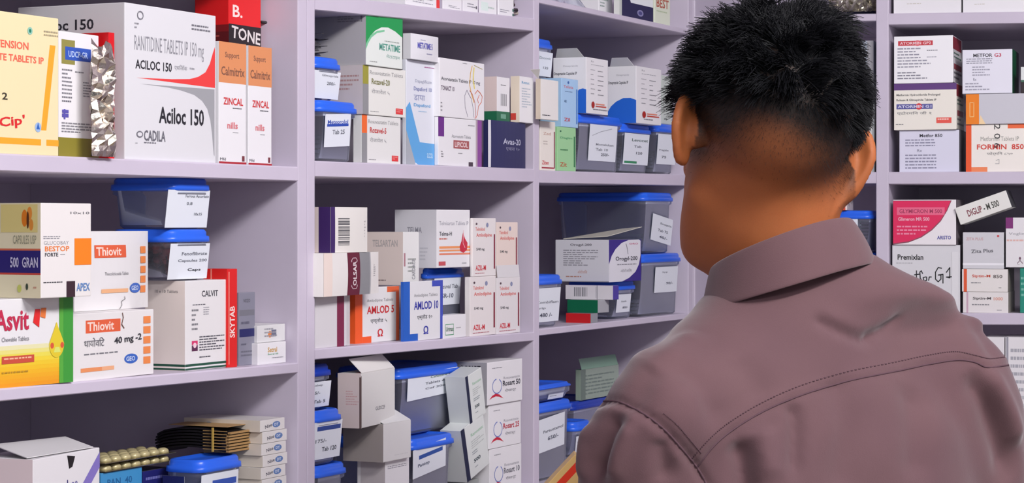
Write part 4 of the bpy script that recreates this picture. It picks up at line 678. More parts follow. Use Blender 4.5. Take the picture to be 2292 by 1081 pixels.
carton(FC, 1999, 2140, 447, y1_, 'pink and white carton with a curved edge, on the handwritten carton', L=.11, d0=.006, col='#eeeaec', F=[('p', [(0, .98), (.93, .98), (.86, .75), (.76, .52), (.62, .32), (.45, .16), (.25, .05), (0, 0)], '#8c4a5c'), ('p', [(0, .97), (.915, .97), (.845, .75), (.745, .53), (.605, .335), (.44, .18), (.245, .075), (0, .03)], '#e0265c'),
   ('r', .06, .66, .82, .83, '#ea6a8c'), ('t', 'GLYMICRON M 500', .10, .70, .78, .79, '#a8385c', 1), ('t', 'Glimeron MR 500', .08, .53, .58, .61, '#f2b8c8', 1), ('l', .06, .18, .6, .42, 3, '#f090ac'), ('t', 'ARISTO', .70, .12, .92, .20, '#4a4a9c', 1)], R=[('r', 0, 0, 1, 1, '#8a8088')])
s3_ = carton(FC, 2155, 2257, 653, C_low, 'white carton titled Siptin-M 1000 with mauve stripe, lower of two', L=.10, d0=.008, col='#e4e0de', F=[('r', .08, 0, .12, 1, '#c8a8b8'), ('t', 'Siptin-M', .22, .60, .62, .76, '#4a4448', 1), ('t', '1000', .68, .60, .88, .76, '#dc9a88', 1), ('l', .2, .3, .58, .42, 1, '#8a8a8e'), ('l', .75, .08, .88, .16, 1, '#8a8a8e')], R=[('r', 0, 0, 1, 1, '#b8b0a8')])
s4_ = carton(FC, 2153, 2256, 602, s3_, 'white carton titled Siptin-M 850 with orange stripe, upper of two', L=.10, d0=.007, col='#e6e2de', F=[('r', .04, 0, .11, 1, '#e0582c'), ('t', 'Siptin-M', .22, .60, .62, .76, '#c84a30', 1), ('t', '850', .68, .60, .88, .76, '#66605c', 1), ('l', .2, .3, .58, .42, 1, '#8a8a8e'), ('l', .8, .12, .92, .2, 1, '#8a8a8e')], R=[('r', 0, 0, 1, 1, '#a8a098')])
s5_ = carton(FC, 2155, 2247, 520, s4_, 'glossy silver-white carton with a thin red title below the leaning carton', L=.09, d0=.008, col='#d6d6da', rough=.2, F=[('t', 'ZITA PLUS', .08, .78, .5, .86, '#c8a0a4', 1), ('t', 'Zita Plus', .2, .44, .74, .54, '#66666c', 1, 3), ('e', .86, .9, .03, .03, '#c84a50'), ('r', 0, .1, 1, .16, '#eeeef2')])
carton(FC, 2283, 2400, 600, C_low, 'teal carton just entering the photo on the corner unit', L=.09, d0=.008, col='#1f8a76', F=[('l', .02, .3, .2, .8, 4, '#7fc0b0')])
carton(FC, 2251, 2370, 487, CZ+(HY-600)/FP*3.46, 'white carton with purple corner and small figure emblem, at the photo edge', L=.09, d0=.004, col='#e6e4e6', F=[('r', 0, .78, .14, 1, '#7c2a72'), ('t', 'Voglimetformin', .06, .64, .8, .70, '#8a8a90'), ('l', .02, .48, .6, .56, 1, '#e0b8b0'), ('s', [(.22, .08), (.27, .14), (.32, .08)], .001, '#6a4a5c'), ('e', .27, .18, .02, .03, '#6a4a5c'), ('l', .22, .04, .32, .06, 1, '#88787c')])
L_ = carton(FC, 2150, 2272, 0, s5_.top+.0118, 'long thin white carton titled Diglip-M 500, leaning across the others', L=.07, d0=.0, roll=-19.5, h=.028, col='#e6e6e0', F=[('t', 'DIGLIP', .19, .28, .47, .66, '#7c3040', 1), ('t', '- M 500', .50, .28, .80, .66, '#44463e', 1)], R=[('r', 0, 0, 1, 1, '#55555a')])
for x_, nm, lb in ((2205, 'a', 'white carton below the corner unit shelf, just beyond the shoulder'), (2250, 'b', 'white carton below the corner unit shelf at the photo edge')):
    carton(FC, x_, x_+43 if nm == 'a' else 2370, 754, flat, lb, L=.09, d0=.012, col='#e4e2e4', F=[('l', .1, .1, .5, .9, 12, '#a8a8b0'), ('r', .02, .0, .06, 1, '#9a9aa4')])
# glimpses between the man and the divider
g_ = carton(FC, 1905, 1957, 233, C_mid, 'tall grey-white tablet carton seen between the man and the divider', L=.10, d0=.01, col='#cfd2d0', F=[('t', 'IDE', .05, .72, .50, .82, '#66686a', 1), ('t', 'ETS', .05, .58, .50, .68, '#66686a', 1), ('l', .3, .93, .9, .96, 1, '#8a8c90'), ('r', .9, 0, 1, 1, '#aab0b0')], R=[])
carton(FC, 1900, 1955, 92, g_, 'pale blue carton above the tall tablet carton by the divider', L=.10, d0=.016, col='#b0b9c6', F=[('r', .75, 0, 1, 1, '#a09fa4'), ('t', 'SR', .3, .06, .5, .12, '#3f5fb8', 1)])
j0 = tub(FC, 1865, 1962, 566, C_low, 'blue-lidded tub behind the shirt collar', L=.12, d0=.02)
j1 = tub(FC, 1868, 1954, 471, j0, 'blue-lidded tub with dark contents above the shirt collar', L=.12, d0=.012, fill=strips(9), lab=(.1, .55, .6, .9, [('l', .1, .3, .8, .7, 2, '#8a8e98')]))
carton(FC, 1870, 1896, 437, j1, 'white carton end with a red stripe, showing under the man\'s ear', L=.06, d0=.01, col='#ecdcd6', F=[('r', .55, 0, .85, 1, '#dc4a28'), ('t', 'R', .1, .2, .4, .7, '#c84a40', 1)])
foil_like = MB(); rg = np.random.default_rng(8); vs = []; fs = []; nx, nz = 20, 16
for s_i in (0, 1):
    for j in range(nz+1):
        for i in range(nx+1):
            u, v = i/nx, j/nz; e = min(1, min(u, 1-u)*5)*min(1, min(v, 1-v)*5); vs.append((u*.08, .03+(1 if s_i else -1)*.02*e+rg.normal()*.004, .002+v*.07*(1-.1*math.sin(u*5)**2)))
n0 = (nx+1)*(nz+1)
for s_i in (0, 1):
    for j in range(nz):
        for i in range(nx): q = [s_i*n0+j*(nx+1)+i, s_i*n0+j*(nx+1)+i+1, s_i*n0+(j+1)*(nx+1)+i+1, s_i*n0+(j+1)*(nx+1)+i]; fs.append(q if s_i == 0 else q[::-1])
foil_like.mesh(vs, fs, mat('#c9c4b8', .2, .8), False); o = foil_like.build('foil_pouch'); q = FC.xy(FC.s_at(1845), .01); o.location = (q.x, q.y, C_up(0)+.001); o.rotation_euler = (0, 0, ang(FC.u)); tag(o, 'crinkled silvery pouch beside the man\'s hair on the top shelf', 'pouch')
carton(FC, 1895, 1957, -30, C_up, 'navy carton beside the silvery pouch on the top shelf', L=.08, d0=.07, col='#28305c')

# ------------------------------------------------------------------ the man: one continuous surface grown from blended volumes
def nets(f, lo, hi, res):
    """surface nets: vertices and quads of f=0"""
    ax = [np.arange(lo[i], hi[i]+res, res, dtype=np.float32) for i in range(3)]
    X, Y, Z = np.meshgrid(*ax, indexing='ij'); D = f(X, Y, Z).astype(np.float32); I = D < 0
    n = np.array(D.shape); c = n-1; acc = np.zeros((*c, 3), np.float32); cnt = np.zeros(c, np.float32)
    base = np.stack([X, Y, Z], -1)
    for a in range(3):
        b, e = (a+1) % 3, (a+2) % 3
        s0 = [slice(None)]*3; s1 = [slice(None)]*3; s0[a] = slice(0, -1); s1[a] = slice(1, None)
        d0, d1 = D[tuple(s0)], D[tuple(s1)]; cr = (d0 < 0) != (d1 < 0); t = np.where(cr, d0/np.where(cr, d0-d1, 1), 0)
        p = base[tuple(s0)].copy(); p[..., a] += t*res; p *= cr[..., None]
        for ob in (0, 1):
            for oe in (0, 1):
                sl = [slice(None)]*3; sl[b] = slice(ob, ob+c[b]); sl[e] = slice(oe, oe+c[e]); acc += p[tuple(sl)]; cnt += cr[tuple(sl)]
    m = cnt > 0; idx = -np.ones(c, np.int64); idx[m] = np.arange(m.sum()); V = acc[m]/cnt[m][:, None]; F = []
    for a in range(3):
        b, e = (a+1) % 3, (a+2) % 3
        s0 = [slice(1, -1)]*3; s1 = [slice(1, -1)]*3; s0[a] = slice(0, -1); s1[a] = slice(1, None)
        i0, i1 = I[tuple(s0)], I[tuple(s1)]; q = np.argwhere(i0 != i1); off = np.ones(3, int); off[a] = 0
        flip = i0[tuple(q.T)]; g = q+off
        def at(db, de): h = g.copy(); h[:, b] -= db; h[:, e] -= de; return idx[tuple(h.T)]
        Q = np.stack([at(1, 1), at(0, 1), at(0, 0), at(1, 0)], 1); Q[~flip] = Q[~flip][:, ::-1]; F.append(Q)
    return V, np.concatenate(F)
def smin(a, b, k): h = np.clip(.5+.5*(b-a)/k, 0, 1); return b*(1-h)+a*h-k*h*(1-h)
def smax(a, b, k): return -smin(-a, -b, k)
def ell(p, c, r):
    q = [(p[i]-c[i]) for i in range(3)]; k0 = np.sqrt(sum((q[i]/r[i])**2 for i in range(3))); k1 = np.sqrt(sum((q[i]/r[i]**2)**2 for i in range(3)))
    return k0*(k0-1)/np.maximum(k1, 1e-6)
def caps(p, a, b, r0, r1):
    a = np.array(a, np.float32); b = np.array(b, np.float32); d = b-a; q = [p[i]-a[i] for i in range(3)]
    t = np.clip(sum(q[i]*d[i] for i in range(3))/float(d@d), 0, 1); return np.sqrt(sum((q[i]-t*d[i])**2 for i in range(3)))-(r0+(r1-r0)*t)
def smooth(V, F, it=2, k=.5):
    for _ in range(it):
        S = np.zeros_like(V); C = np.zeros(len(V), np.float32)
        for i in range(4):
            a, b = F[:, i], F[:, (i+1) % 4]
            for x, y in ((a, b), (b, a)): 
                for c_ in range(3): S[:, c_] += np.bincount(x, V[y, c_], len(V))
                C += np.bincount(x, minlength=len(V))
        V = V+k*(S/np.maximum(C, 1)[:, None]-V)
    return V
def mesh_np(name, V, F, m, parent=None, sm=True):
    me = bpy.data.meshes.new(name); me.from_pydata(V.tolist(), [], F.tolist()); me.polygons.foreach_set('use_smooth', [sm]*len(me.polygons)); me.update()
    return link(name, me, parent, [m])

# head frame: origin between the ears, x to his right, y the way he faces, z up the skull
HO = np.array(P(1712, 334, 2.14)); HM = np.array(Matrix.Rotation(math.radians(11), 3, 'Z')@Matrix.Rotation(math.radians(9.5), 3, 'Y')@Matrix.Rotation(math.radians(-9), 3, 'X'))
def to_head(X, Y, Z):
    d = [X-HO[0], Y-HO[1], Z-HO[2]]; return [sum(HM[j][i]*d[j] for j in range(3)) for i in range(3)]
def from_head(p): return HO+HM@np.array(p)
LSH, RSH = np.array(P(1462, 952, 2.05)), np.array(P(2146, 872, 2.21)); NB = np.array(P(1775, 640, 2.15)); NECKT = np.array(P(1742, 420, 2.15))
fwd = np.array([-(RSH-LSH)[1], (RSH-LSH)[0], 0]); fwd /= np.linalg.norm(fwd); rgt = np.array([fwd[1], -fwd[0], 0]); UP = np.array([0, 0, 1.])
def ears(p):
    out = None
    for sx in (-1, 1):
        q = [p[0]*sx-.0775, p[1]+.004, p[2]-.002]; a = math.radians(34)
        e2 = q[0]*math.sin(a)-q[1]*math.cos(a); nn = q[0]*math.cos(a)+q[1]*math.sin(a); e1 = q[2]*math.cos(.18)-q[1]*math.sin(.18)*0+.0*q[2]
        c2 = .0135; nn = nn-.10*np.maximum(e2-.006, 0)+2.2*(e2-.012)**2*0
        k = np.sqrt(((e2-c2)/(.019-.005*np.clip(-e1/.03, 0, 1)))**2+(e1/.0305)**2)
        disc = np.maximum((k-1)*.018, np.abs(nn)-.0030); rim = np.sqrt(((k-.93)*.020)**2+(nn-.0015)**2)-.0036
        rim = np.where(e2 < -.004, .02, rim); anti = np.sqrt(((k-.55)*.020)**2+(nn-.002)**2)-.0022; anti = np.where(e2 < .004, .02, anti)
        bowl = np.sqrt(((e2-.006)/.011)**2+((e1+.002)/.015)**2+((nn+.009)/.014)**2); bowl = (bowl-1)*.010
        d = smin(smin(disc, rim, .003), anti, .003); d = smin(d, bowl, .006); hole = (np.sqrt(((e2-.005)/.008)**2+((e1+.002)/.011)**2+((nn-.007)/.007)**2)-1)*.007
        d = smax(d, -hole, .003); lobe = ell([e2, e1, nn], (.007, -.0255, 0), (.008, .0085, .0042)); d = smin(d, lobe, .004)
        out = d if out is None else np.minimum(out, d)
    return out
def body(X, Y, Z):
    p = to_head(X, Y, Z); w = [X, Y, Z]
    d = ell(p, (0, -.012, .042), (.0775, .094, .083)); d = smin(d, ell(p, (0, -.055, .018), (.060, .046, .054)), .03)
    d = smin(d, ell(p, (0, .040, -.030), (.062, .062, .078)), .03); d = smin(d, ell(p, (0, .062, -.078), (.043, .036, .034)), .03)
    for s in (-1, 1):
        d = smin(d, caps(p, (s*.047, .016, -.052), (s*.030, .070, -.090), .016, .018), .022); d = smin(d, ell(p, (s*.036, .078, -.012), (.020, .018, .014)), .012)
        d = smax(d, -ell(p, (s*.031, .105, .006), (.016, .014, .011)), .010); d = smin(d, ell(p, (s*.031, .090, .006), (.0125, .0125, .0125)), .003)
        d = smin(d, caps(p, (s*.012, .098, .022), (s*.045, .088, .022), .008, .006), .01)
    d = smin(d, caps(p, (0, .098, .012), (0, .116, -.022), .007, .010), .010); d = smin(d, ell(p, (0, .108, -.026), (.016, .010, .008)), .006)
    d = smin(d, caps(p, (-.018, .098, -.050), (.018, .098, -.050), .006, .006), .006); d = smin(d, caps(p, (-.014, .097, -.060), (.014, .097, -.060), .006, .006), .005)
    d = smin(d, ears(p), .005)
    nk = caps(w, NECKT, np.array(P(1748, 660, 2.165)), .0560, .0550)
    d = smin(d, nk, .032)
    ch = caps(w, NB+fwd*.03-UP*.12-rgt*.05, NB+fwd*.03-UP*.12+rgt*.05, .055, .055); return smin(d, ch, .03)
VB, FB = nets(body, (HO[0]-.16, HO[1]-.15, NB[2]-.16), (HO[0]+.17, HO[1]+.17, HO[2]+.15), .0025)
VB = smooth(VB, FB, 1, .35)
SK = bpy.data.materials.new('skin_with_clipped_hair'); SK.use_nodes = True; nt = SK.node_tree; b = nt.nodes['Principled BSDF']
at = nt.nodes.new('ShaderNodeAttribute'); at.attribute_name = 'stubble'; nz_ = nt.nodes.new('ShaderNodeTexNoise'); nz_.inputs['Scale'].default_value = 900; nz_.inputs['Detail'].default_value = 2
tc = nt.nodes.new('ShaderNodeTexCoord'); nt.links.new(tc.outputs['Object'], nz_.inputs['Vector'])
mu = nt.nodes.new('ShaderNodeMath'); mu.operation = 'MULTIPLY_ADD'; mu.inputs[1].default_value = .35; nt.links.new(nz_.outputs['Fac'], mu.inputs[0]); nt.links.new(at.outputs['Fac'], mu.inputs[2])
sb = nt.nodes.new('ShaderNodeMath'); sb.operation = 'SUBTRACT'; sb.inputs[1].default_value = .175; sb.use_clamp = True; nt.links.new(mu.outputs[0], sb.inputs[0])
n2 = nt.nodes.new('ShaderNodeTexNoise'); n2.inputs['Scale'].default_value = 28; nt.links.new(tc.outputs['Object'], n2.inputs['Vector'])
ramp = nt.nodes.new('ShaderNodeMix'); ramp.data_type = 'RGBA'; ramp.inputs['A'].default_value = (*lin('#9c562e'), 1); ramp.inputs['B'].default_value = (*lin('#ae683c'), 1); nt.links.new(n2.outputs['Fac'], ramp.inputs['Factor'])
mx = nt.nodes.new('ShaderNodeMix'); mx.data_type = 'RGBA'; mx.inputs['B'].default_value = (*lin('#17120f'), 1); nt.links.new(sb.outputs[0], mx.inputs['Factor']); nt.links.new(ramp.outputs['Result'], mx.inputs['A']); nt.links.new(mx.outputs['Result'], b.inputs['Base Color'])
b.inputs['Roughness'].default_value = .6; b.inputs['Specular IOR Level'].default_value = .3; b.inputs['Subsurface Weight'].default_value = .25; b.inputs['Subsurface Radius'].default_value = (1, .35, .2); b.inputs['Subsurface Scale'].default_value = .006
man = bpy.data.objects.new('person', None); COL.objects.link(man); man.location = (NB[0], NB[1], 0)
tag(man, 'man with short black faded hair seen from behind, wearing a mauve-brown collared shirt', 'person')
def adopt(o): o.parent = man; o.matrix_parent_inverse = Matrix.Translation(man.location).inverted(); return o
bo = adopt(mesh_np('body', VB, FB, SK))
ph = np.array(to_head(VB[:, 0], VB[:, 1], VB[:, 2])).T
def sst(a, b_, x): t = np.clip((x-a)/(b_-a), 0, 1); return t*t*(3-2*t)
hn = .006*np.sin(ph[:, 0]*60)+.004*np.sin(ph[:, 1]*90+1)
def mask(p, n=0):
    x, y, z = p[:, 0], p[:, 1], p[:, 2]; zz = z+n
    side = np.abs(x); m = sst(-.064, .008, zz+.13*x)**1.15
    m = m*np.where(y > .035, sst(.062, .030, y-.9*np.clip(z-.05, 0, 1)), 1)
    ear = np.exp(-(((side-.07)/.016)**2+((y+.022)/.016)**2))*sst(-.055, -.015, z)*.55; m = np.maximum(m, ear)
    burn = np.exp(-((y-.022)/.010)**2)*sst(-.02, .01, z)*(side > .05)*.8; return np.clip(np.maximum(m, burn), 0, 1)
isear = (np.abs(ph[:, 0]) > .0755) & (ph[:, 2] < .036) & (np.abs(ph[:, 2]) < .05) & (ears(ph.T) < .002)
mk = mask(ph, hn)*~isear
a_ = bo.data.attributes.new('stubble', 'FLOAT', 'POINT'); a_.data.foreach_set('value', mk.astype(np.float32))
for sx in (-1, 1):
    mb = MB(); bm = bmesh.new(); bmesh.ops.create_uvsphere(bm, u_segments=16, v_segments=10, radius=.0118); mb.mesh([v.co.copy() for v in bm.verts], [[v.index for v in f.verts] for f in bm.faces], mat('#ece6de', .2), True); bm.free()
    e = mb.build('eye'); e.location = from_head((sx*.031, .0925, .006)); adopt(e)

# hair: individual curved strands, long and tousled on the crown, clipped short at the sides
cen = VB[FB].mean(1); pc = np.array(to_head(cen[:, 0], cen[:, 1], cen[:, 2])).T
nv_ = np.cross(VB[FB[:, 2]]-VB[FB[:, 0]], VB[FB[:, 3]]-VB[FB[:, 1]]); nv_ /= np.linalg.norm(nv_, axis=1)[:, None]+1e-9
mc = mask(pc); erc = (ears(pc.T) < .003)
zt_ = pc[:, 2]+.22*np.abs(pc[:, 0])*0
longm = sst(.004, .044, .13*pc[:, 0]+ zt_+.15*np.clip(pc[:, 1], 0, 1))*(mc > .5)
wgt = np.where(erc, 0, mask(pc+np.array([0, 0, .010]))**3.0*(.35+1.0*longm)); wgt /= wgt.sum(); NH = 26000
pick = RNG.choice(len(cen), NH, p=wgt); N = nv_[pick]; L0 = longm[pick]; root = cen[pick]+RNG.normal(0, .0011, (NH, 3))
up = HM@np.array([0, 0, 1.]); hf = HM@np.array([0, 1., 0]); hx = HM@np.array([1., 0, 0])
# clumps give the tousled tufts
nc = 330; cpick = RNG.choice(len(cen), nc, p=wgt); cc = cen[cpick]; cdv = RNG.normal(0, 1, (nc, 3)); cl = RNG.uniform(.75, 1.35, nc); cid = np.empty(NH, int)
for i in range(0, NH, 2000): cid[i:i+2000] = ((root[i:i+2000, None]-cc[None])**2).sum(-1).argmin(1)
px_ = pc[pick]; ln = .0022+.003*mc[pick]+L0*(.016+.010*RNG.random(NH)+.012*sst(.08, .125, px_[:, 2]))*cl[cid]*(1-.55*sst(.02, .075, px_[:, 0])*(px_[:, 2] < .11))
flow = hf*.30+up*.25; dirv = N*(1.0-.25*L0[:, None])+L0[:, None]*(cdv[cid]*.42+flow)+(1-L0[:, None])*(-up*.9)+RNG.normal(0, .085, (NH, 3))
dirv /= np.linalg.norm(dirv, axis=1)[:, None]; curl = np.cross(dirv, N+RNG.normal(0, .3, (NH, 3))); curl /= np.linalg.norm(curl, axis=1)[:, None]+1e-9; curl = curl*.5+np.cross(dirv, cdv[cid])*.35
K = 7; pts = np.zeros((NH, K, 3)); 
for k in range(K):
    t = k/(K-1); pts[:, k] = root-N*.001+dirv*(ln*t)[:, None]+curl*(ln*.45*t*t)[:, None]*L0[:, None]-np.outer(ln*.38*t*t*L0, up)+N*0
hd_ = bpy.data.hair_curves.new('hair'); hd_.add_curves([K]*NH); hd_.attributes['position'].data.foreach_set('vector', pts.reshape(-1).astype(np.float32))
ra = hd_.attributes.new('radius', 'FLOAT', 'POINT'); rv = np.tile(np.linspace(1, .35, K), (NH, 1))*(.00012+.00042*L0)[:, None]; ra.data.foreach_set('value', rv.reshape(-1).astype(np.float32))
HMAT = bpy.data.materials.new('black_hair'); HMAT.use_nodes = True; b = HMAT.node_tree.nodes['Principled BSDF']; b.inputs['Base Color'].default_value = (.0030, .0034, .0050, 1); b.inputs['Roughness'].default_value = .55; b.inputs['Specular IOR Level'].default_value = .3
ho = bpy.data.objects.new('hair', hd_); COL.objects.link(ho); hd_.materials.append(HMAT); adopt(ho)

# ---- shirt
EL, ER = LSH+np.array([-.035, .02, -.29]), RSH+np.array([.035, .03, -.29])
WL, WR = EL+np.array([-.0, .20, .06]), ER+np.array([-.10, .20, .06])
TC = (LSH+RSH)/2
def shirt(X, Y, Z):
    w = [X, Y, Z]; c = TC+fwd*.035
    loc = [sum((w[i]-c[i])*ax_[i] for i in range(3)) for ax_ in (rgt, fwd, UP)]
    d = ell(loc, (0, -.005, -.13), (.182, .122, .25)); d = smin(d, ell(loc, (0, .0, -.36), (.165, .118, .26)), .06)
    d = smin(d, ell(loc, (-.075, -.058, -.085), (.085, .055, .11)), .04); d = smin(d, ell(loc, (.075, -.058, -.085), (.085, .055, .11)), .04)
    for S, E, H in ((LSH, EL, WL), (RSH, ER, WR)):
        d = smin(d, caps(w, S, E, .060, .056), .03); d = smin(d, caps(w, E, H, .054, .040), .02)
        d = smin(d, caps(w, NB-UP*(.052 if S is LSH else .032), S+UP*.008, .058, .052), .035)
    d = smin(d, caps(w, NB+UP*.0, NB-UP*.1, .052, .080), .04)
    pl = (Z-(NB[2]+.012))*1.0+(X-NB[0])*-.30-(-(w[0]-NB[0])*fwd[0]-(w[1]-NB[1])*fwd[1])*-.0
    d = smax(d, pl-.012, .01)
    hem = (TC[2]-.56)-Z; d = smax(d, hem, .006)
    for H, E in ((WL, EL), (WR, ER)):
        v = (H-E)/np.linalg.norm(H-E); cut = sum((w[i]-H[i])*v[i] for i in range(3)); near = sum((w[i]-H[i])**2 for i in range(3)) < .09**2; d = np.where(near, np.maximum(d, cut), d)
    return d
VS, FS = nets(shirt, (-.12, 1.80, .78), (.72, 2.62, 1.47), .0048)
VS = smooth(VS, FS, 2, .5)
# fit of the shirt across the shoulders: lateral ease taken in or let out, level by level
LT = [(600, 1660), (640, 1592), (700, 1536), (740, 1500), (760, 1470), (785, 1430), (825, 1395), (860, 1370), (900, 1345), (940, 1318), (990, 1303), (1040, 1295), (1081, 1293), (1200, 1285)]
RT = [(575, 1962), (590, 1985), (605, 2040), (640, 2098), (685, 2150), (730, 2198), (775, 2236), (820, 2262), (870, 2280), (910, 2290), (960, 2297), (1081, 2302), (1200, 2306)]
for _it in range(3):
    px = CX+FP*VS[:, 0]/VS[:, 1]; py = HY-FP*(VS[:, 2]-CZ)/VS[:, 1]
    yb = np.arange(590, 1201, 6.); Lc, Rc = [], []
    for y in yb:
        m = np.abs(py-y) < 5; Lc.append(px[m].min() if m.any() else np.nan); Rc.append(px[m].max() if m.any() else np.nan)
    Lc, Rc = np.array(Lc), np.array(Rc); ok = ~np.isnan(Lc); yb, Lc, Rc = yb[ok], Lc[ok], Rc[ok]
    ker = np.ones(13)/13; pad = lambda a: np.convolve(np.pad(a, 6, 'edge'), ker, 'valid')
    cxm = 1800.; Lt = np.interp(yb, *zip(*LT)); Rt = np.interp(yb, *zip(*RT))
    fl = pad(np.clip((cxm-Lt)/np.maximum(cxm-Lc, 40), .6, 1.6)); fr_ = pad(np.clip((Rt-cxm)/np.maximum(Rc-cxm, 40), .6, 1.6))
    sL = np.interp(py, yb, fl); sR = np.interp(py, yb, fr_); sc_ = np.where(px < cxm, sL, sR)
    t = np.clip(np.abs(px-cxm)/60, 0, 1); sc_ = 1+(sc_-1)*t
    VS[:, 0] = (cxm+(px-cxm)*sc_-CX)/FP*VS[:, 1]
    print('warp', [(int(y), int(l), int(r), int(r2)) for y, l, r, r2 in zip(yb[::6], Lc[::6], Rc[::6], Rt[::6])])
VS = smooth(VS, FS, 2, .4)
# cloth folds: pressed in or raised along lines that lie on the back
def on_shirt(pl, tree, n=3):
    out = []
    for i in range(len(pl)-1):
        for k in range(n+1):
            t = k/(n+1); x, y = pl[i][0]*(1-t)+pl[i+1][0]*t, pl[i][1]*(1-t)+pl[i+1][1]*t; out.append((x, y))
    out.append(pl[-1]); res = []
    for x, y in out:
        d = Vector(((x-CX)/FP, 1, (HY-y)/FP)).normalized(); h = tree.ray_cast(Vector((0, 0, CZ)), d)
        if h[0] is not None: res.append((h[0], h[1]))
    return res
def tree_of(V, F): return BVHTree.FromPolygons([Vector(v) for v in V], [tuple(f) for f in F])
def vnorm(V, F):
    n = np.cross(V[F[:, 2]]-V[F[:, 0]], V[F[:, 3]]-V[F[:, 1]]); N_ = np.zeros_like(V)
    for i in range(4):
        for c_ in range(3): N_[:, c_] += np.bincount(F[:, i], n[:, c_], len(V))
    return N_/(np.linalg.norm(N_, axis=1)[:, None]+1e-9)
def crv(pts, n=6):
    q = [np.array(p, float) for p in pts]; q = [2*q[0]-q[1]]+q+[2*q[-1]-q[-2]]; o = []
    for i in range(1, len(q)-2):
        for k in range(n):
            t = k/n; o.append(tuple(.5*((2*q[i])+(-q[i-1]+q[i+1])*t+(2*q[i-1]-5*q[i]+4*q[i+1]-q[i+2])*t*t+(-q[i-1]+3*q[i]-3*q[i+1]+q[i+2])*t**3)))
    return o+[tuple(q[-2])]
YOKE = crv([(1560, 1046), (1600, 995), (1650, 955), (1720, 915), (1800, 882), (1900, 852), (2000, 832), (2080, 815), (2140, 806), (2180, 810), (2210, 822), (2250, 818), (2292, 812)])
YOKE2 = crv([(1545, 1030), (1590, 980), (1640, 940), (1712, 898), (1795, 862), (1896, 832), (1996, 812), (2076, 795), (2138, 787), (2182, 795), (2215, 803), (2250, 799), (2290, 795)])
ARMH = crv([(1340, 899), (1375, 898), (1405, 907), (1450, 932), (1490, 964), (1525, 1003), (1560, 1046), (1585, 1090)])
ARMH2 = crv([(1485, 925), (1515, 950), (1545, 985), (1570, 1015)])
FOLDS = [(YOKE, .0035, -.0016), (crv([(x, y-9) for x, y in YOKE[::6]]), .006, .0013), (ARMH, .0045, -.003), (crv([(1345, 915), (1380, 908), (1420, 925), (1470, 962), (1520, 1018)]), .009, .002),
  (crv([(1838, 720), (1880, 742), (1925, 760), (1945, 757)]), .006, -.003), (crv([(1930, 762), (1975, 738), (2020, 708)]), .005, -.0024), (crv([(1860, 712), (1925, 735), (1985, 708)]), .010, .0021),
  (crv([(1388, 925), (1365, 970), (1345, 1020), (1330, 1081)]), .012, -.009), (crv([(1400, 940), (1380, 1000), (1362, 1081)]), .012, .006), (crv([(1320, 950), (1308, 1000), (1302, 1081)]), .010, .004),
  (crv([(1648, 985), (1662, 1025), (1668, 1081), (1670, 1150)]), .010, -.008), (crv([(1700, 960), (1712, 1000), (1722, 1081)]), .013, .004), (crv([(1770, 900), (1782, 960), (1780, 1081)]), .008, -.004), (crv([(1480, 980), (1486, 1030), (1490, 1081)]), .009, -.004),
  (crv([(2170, 830), (2210, 900), (2240, 990), (2262, 1081)]), .014, -.008), (crv([(2205, 830), (2250, 910), (2280, 1000)]), .012, .006), (crv([(2040, 860), (2052, 960), (2050, 1081)]), .018, -.004),
  (crv([(1880, 880), (1895, 960), (1890, 1060)]), .016, -.003), (crv([(2100, 650), (2150, 720), (2190, 790)]), .018, .0021), (crv([(2150, 690), (2195, 750), (2235, 810)]), .014, -.0024),
  (crv([(1540, 830), (1580, 870), (1600, 920)]), .014, -.003), (crv([(1480, 820), (1450, 850), (1430, 890)]), .016, -.003), (crv([(1650, 800), (1690, 850), (1710, 890)]), .016, -.0025), (crv([(1560, 740), (1500, 790), (1450, 830)]), .014, .003)]
tr = tree_of(VS, FS); NS = vnorm(VS, FS); disp = np.zeros(len(VS))
for pl, wd_, dp in FOLDS:
    h = on_shirt(pl, tr, 1)
    if len(h) < 2: continue
    q = np.array([x[0][:] for x in h]); sel = np.where(((VS-q.mean(0))**2).sum(1) < (np.abs(q-q.mean(0)).max()*1.9+.06)**2)[0]; P_ = VS[sel]; best = np.full(len(sel), 9.); tt = np.zeros(len(sel))
    for i in range(len(q)-1):
        a0, d_ = q[i], q[i+1]-q[i]; tpar = np.clip(((P_-a0)@d_)/max(d_@d_, 1e-9), 0, 1); dd = np.linalg.norm(P_-a0-tpar[:, None]*d_, axis=1); u = dd < best; best[u] = dd[u]; tt[u] = (i+tpar[u])/(len(q)-1)
    fade = np.minimum(1, np.minimum(tt, 1-tt)*5+.15) if abs(dp) > .0021 and dp != -.003 else 1; disp[sel] += (1.7*dp if abs(dp) > .0021 else dp)*np.exp(-(best/wd_)**2)*fade
wr = .0005*np.sin(VS[:, 0]*55+VS[:, 2]*38+2*np.sin(VS[:, 2]*25))+.0004*np.sin(VS[:, 2]*95-VS[:, 0]*60+1.7*np.sin(VS[:, 0]*33))
VS = VS+NS*(disp+wr)[:, None]
SHM = bpy.data.materials.new('mauve_brown_cotton'); SHM.use_nodes = True; nt = SHM.node_tree; b = nt.nodes['Principled BSDF']; b.inputs['Roughness'].default_value = .85
tc = nt.nodes.new('ShaderNodeTexCoord'); n1 = nt.nodes.new('ShaderNodeTexNoise'); n1.inputs['Scale'].default_value = 14; n1.inputs['Detail'].default_value = 6; nt.links.new(tc.outputs['Object'], n1.inputs['Vector'])
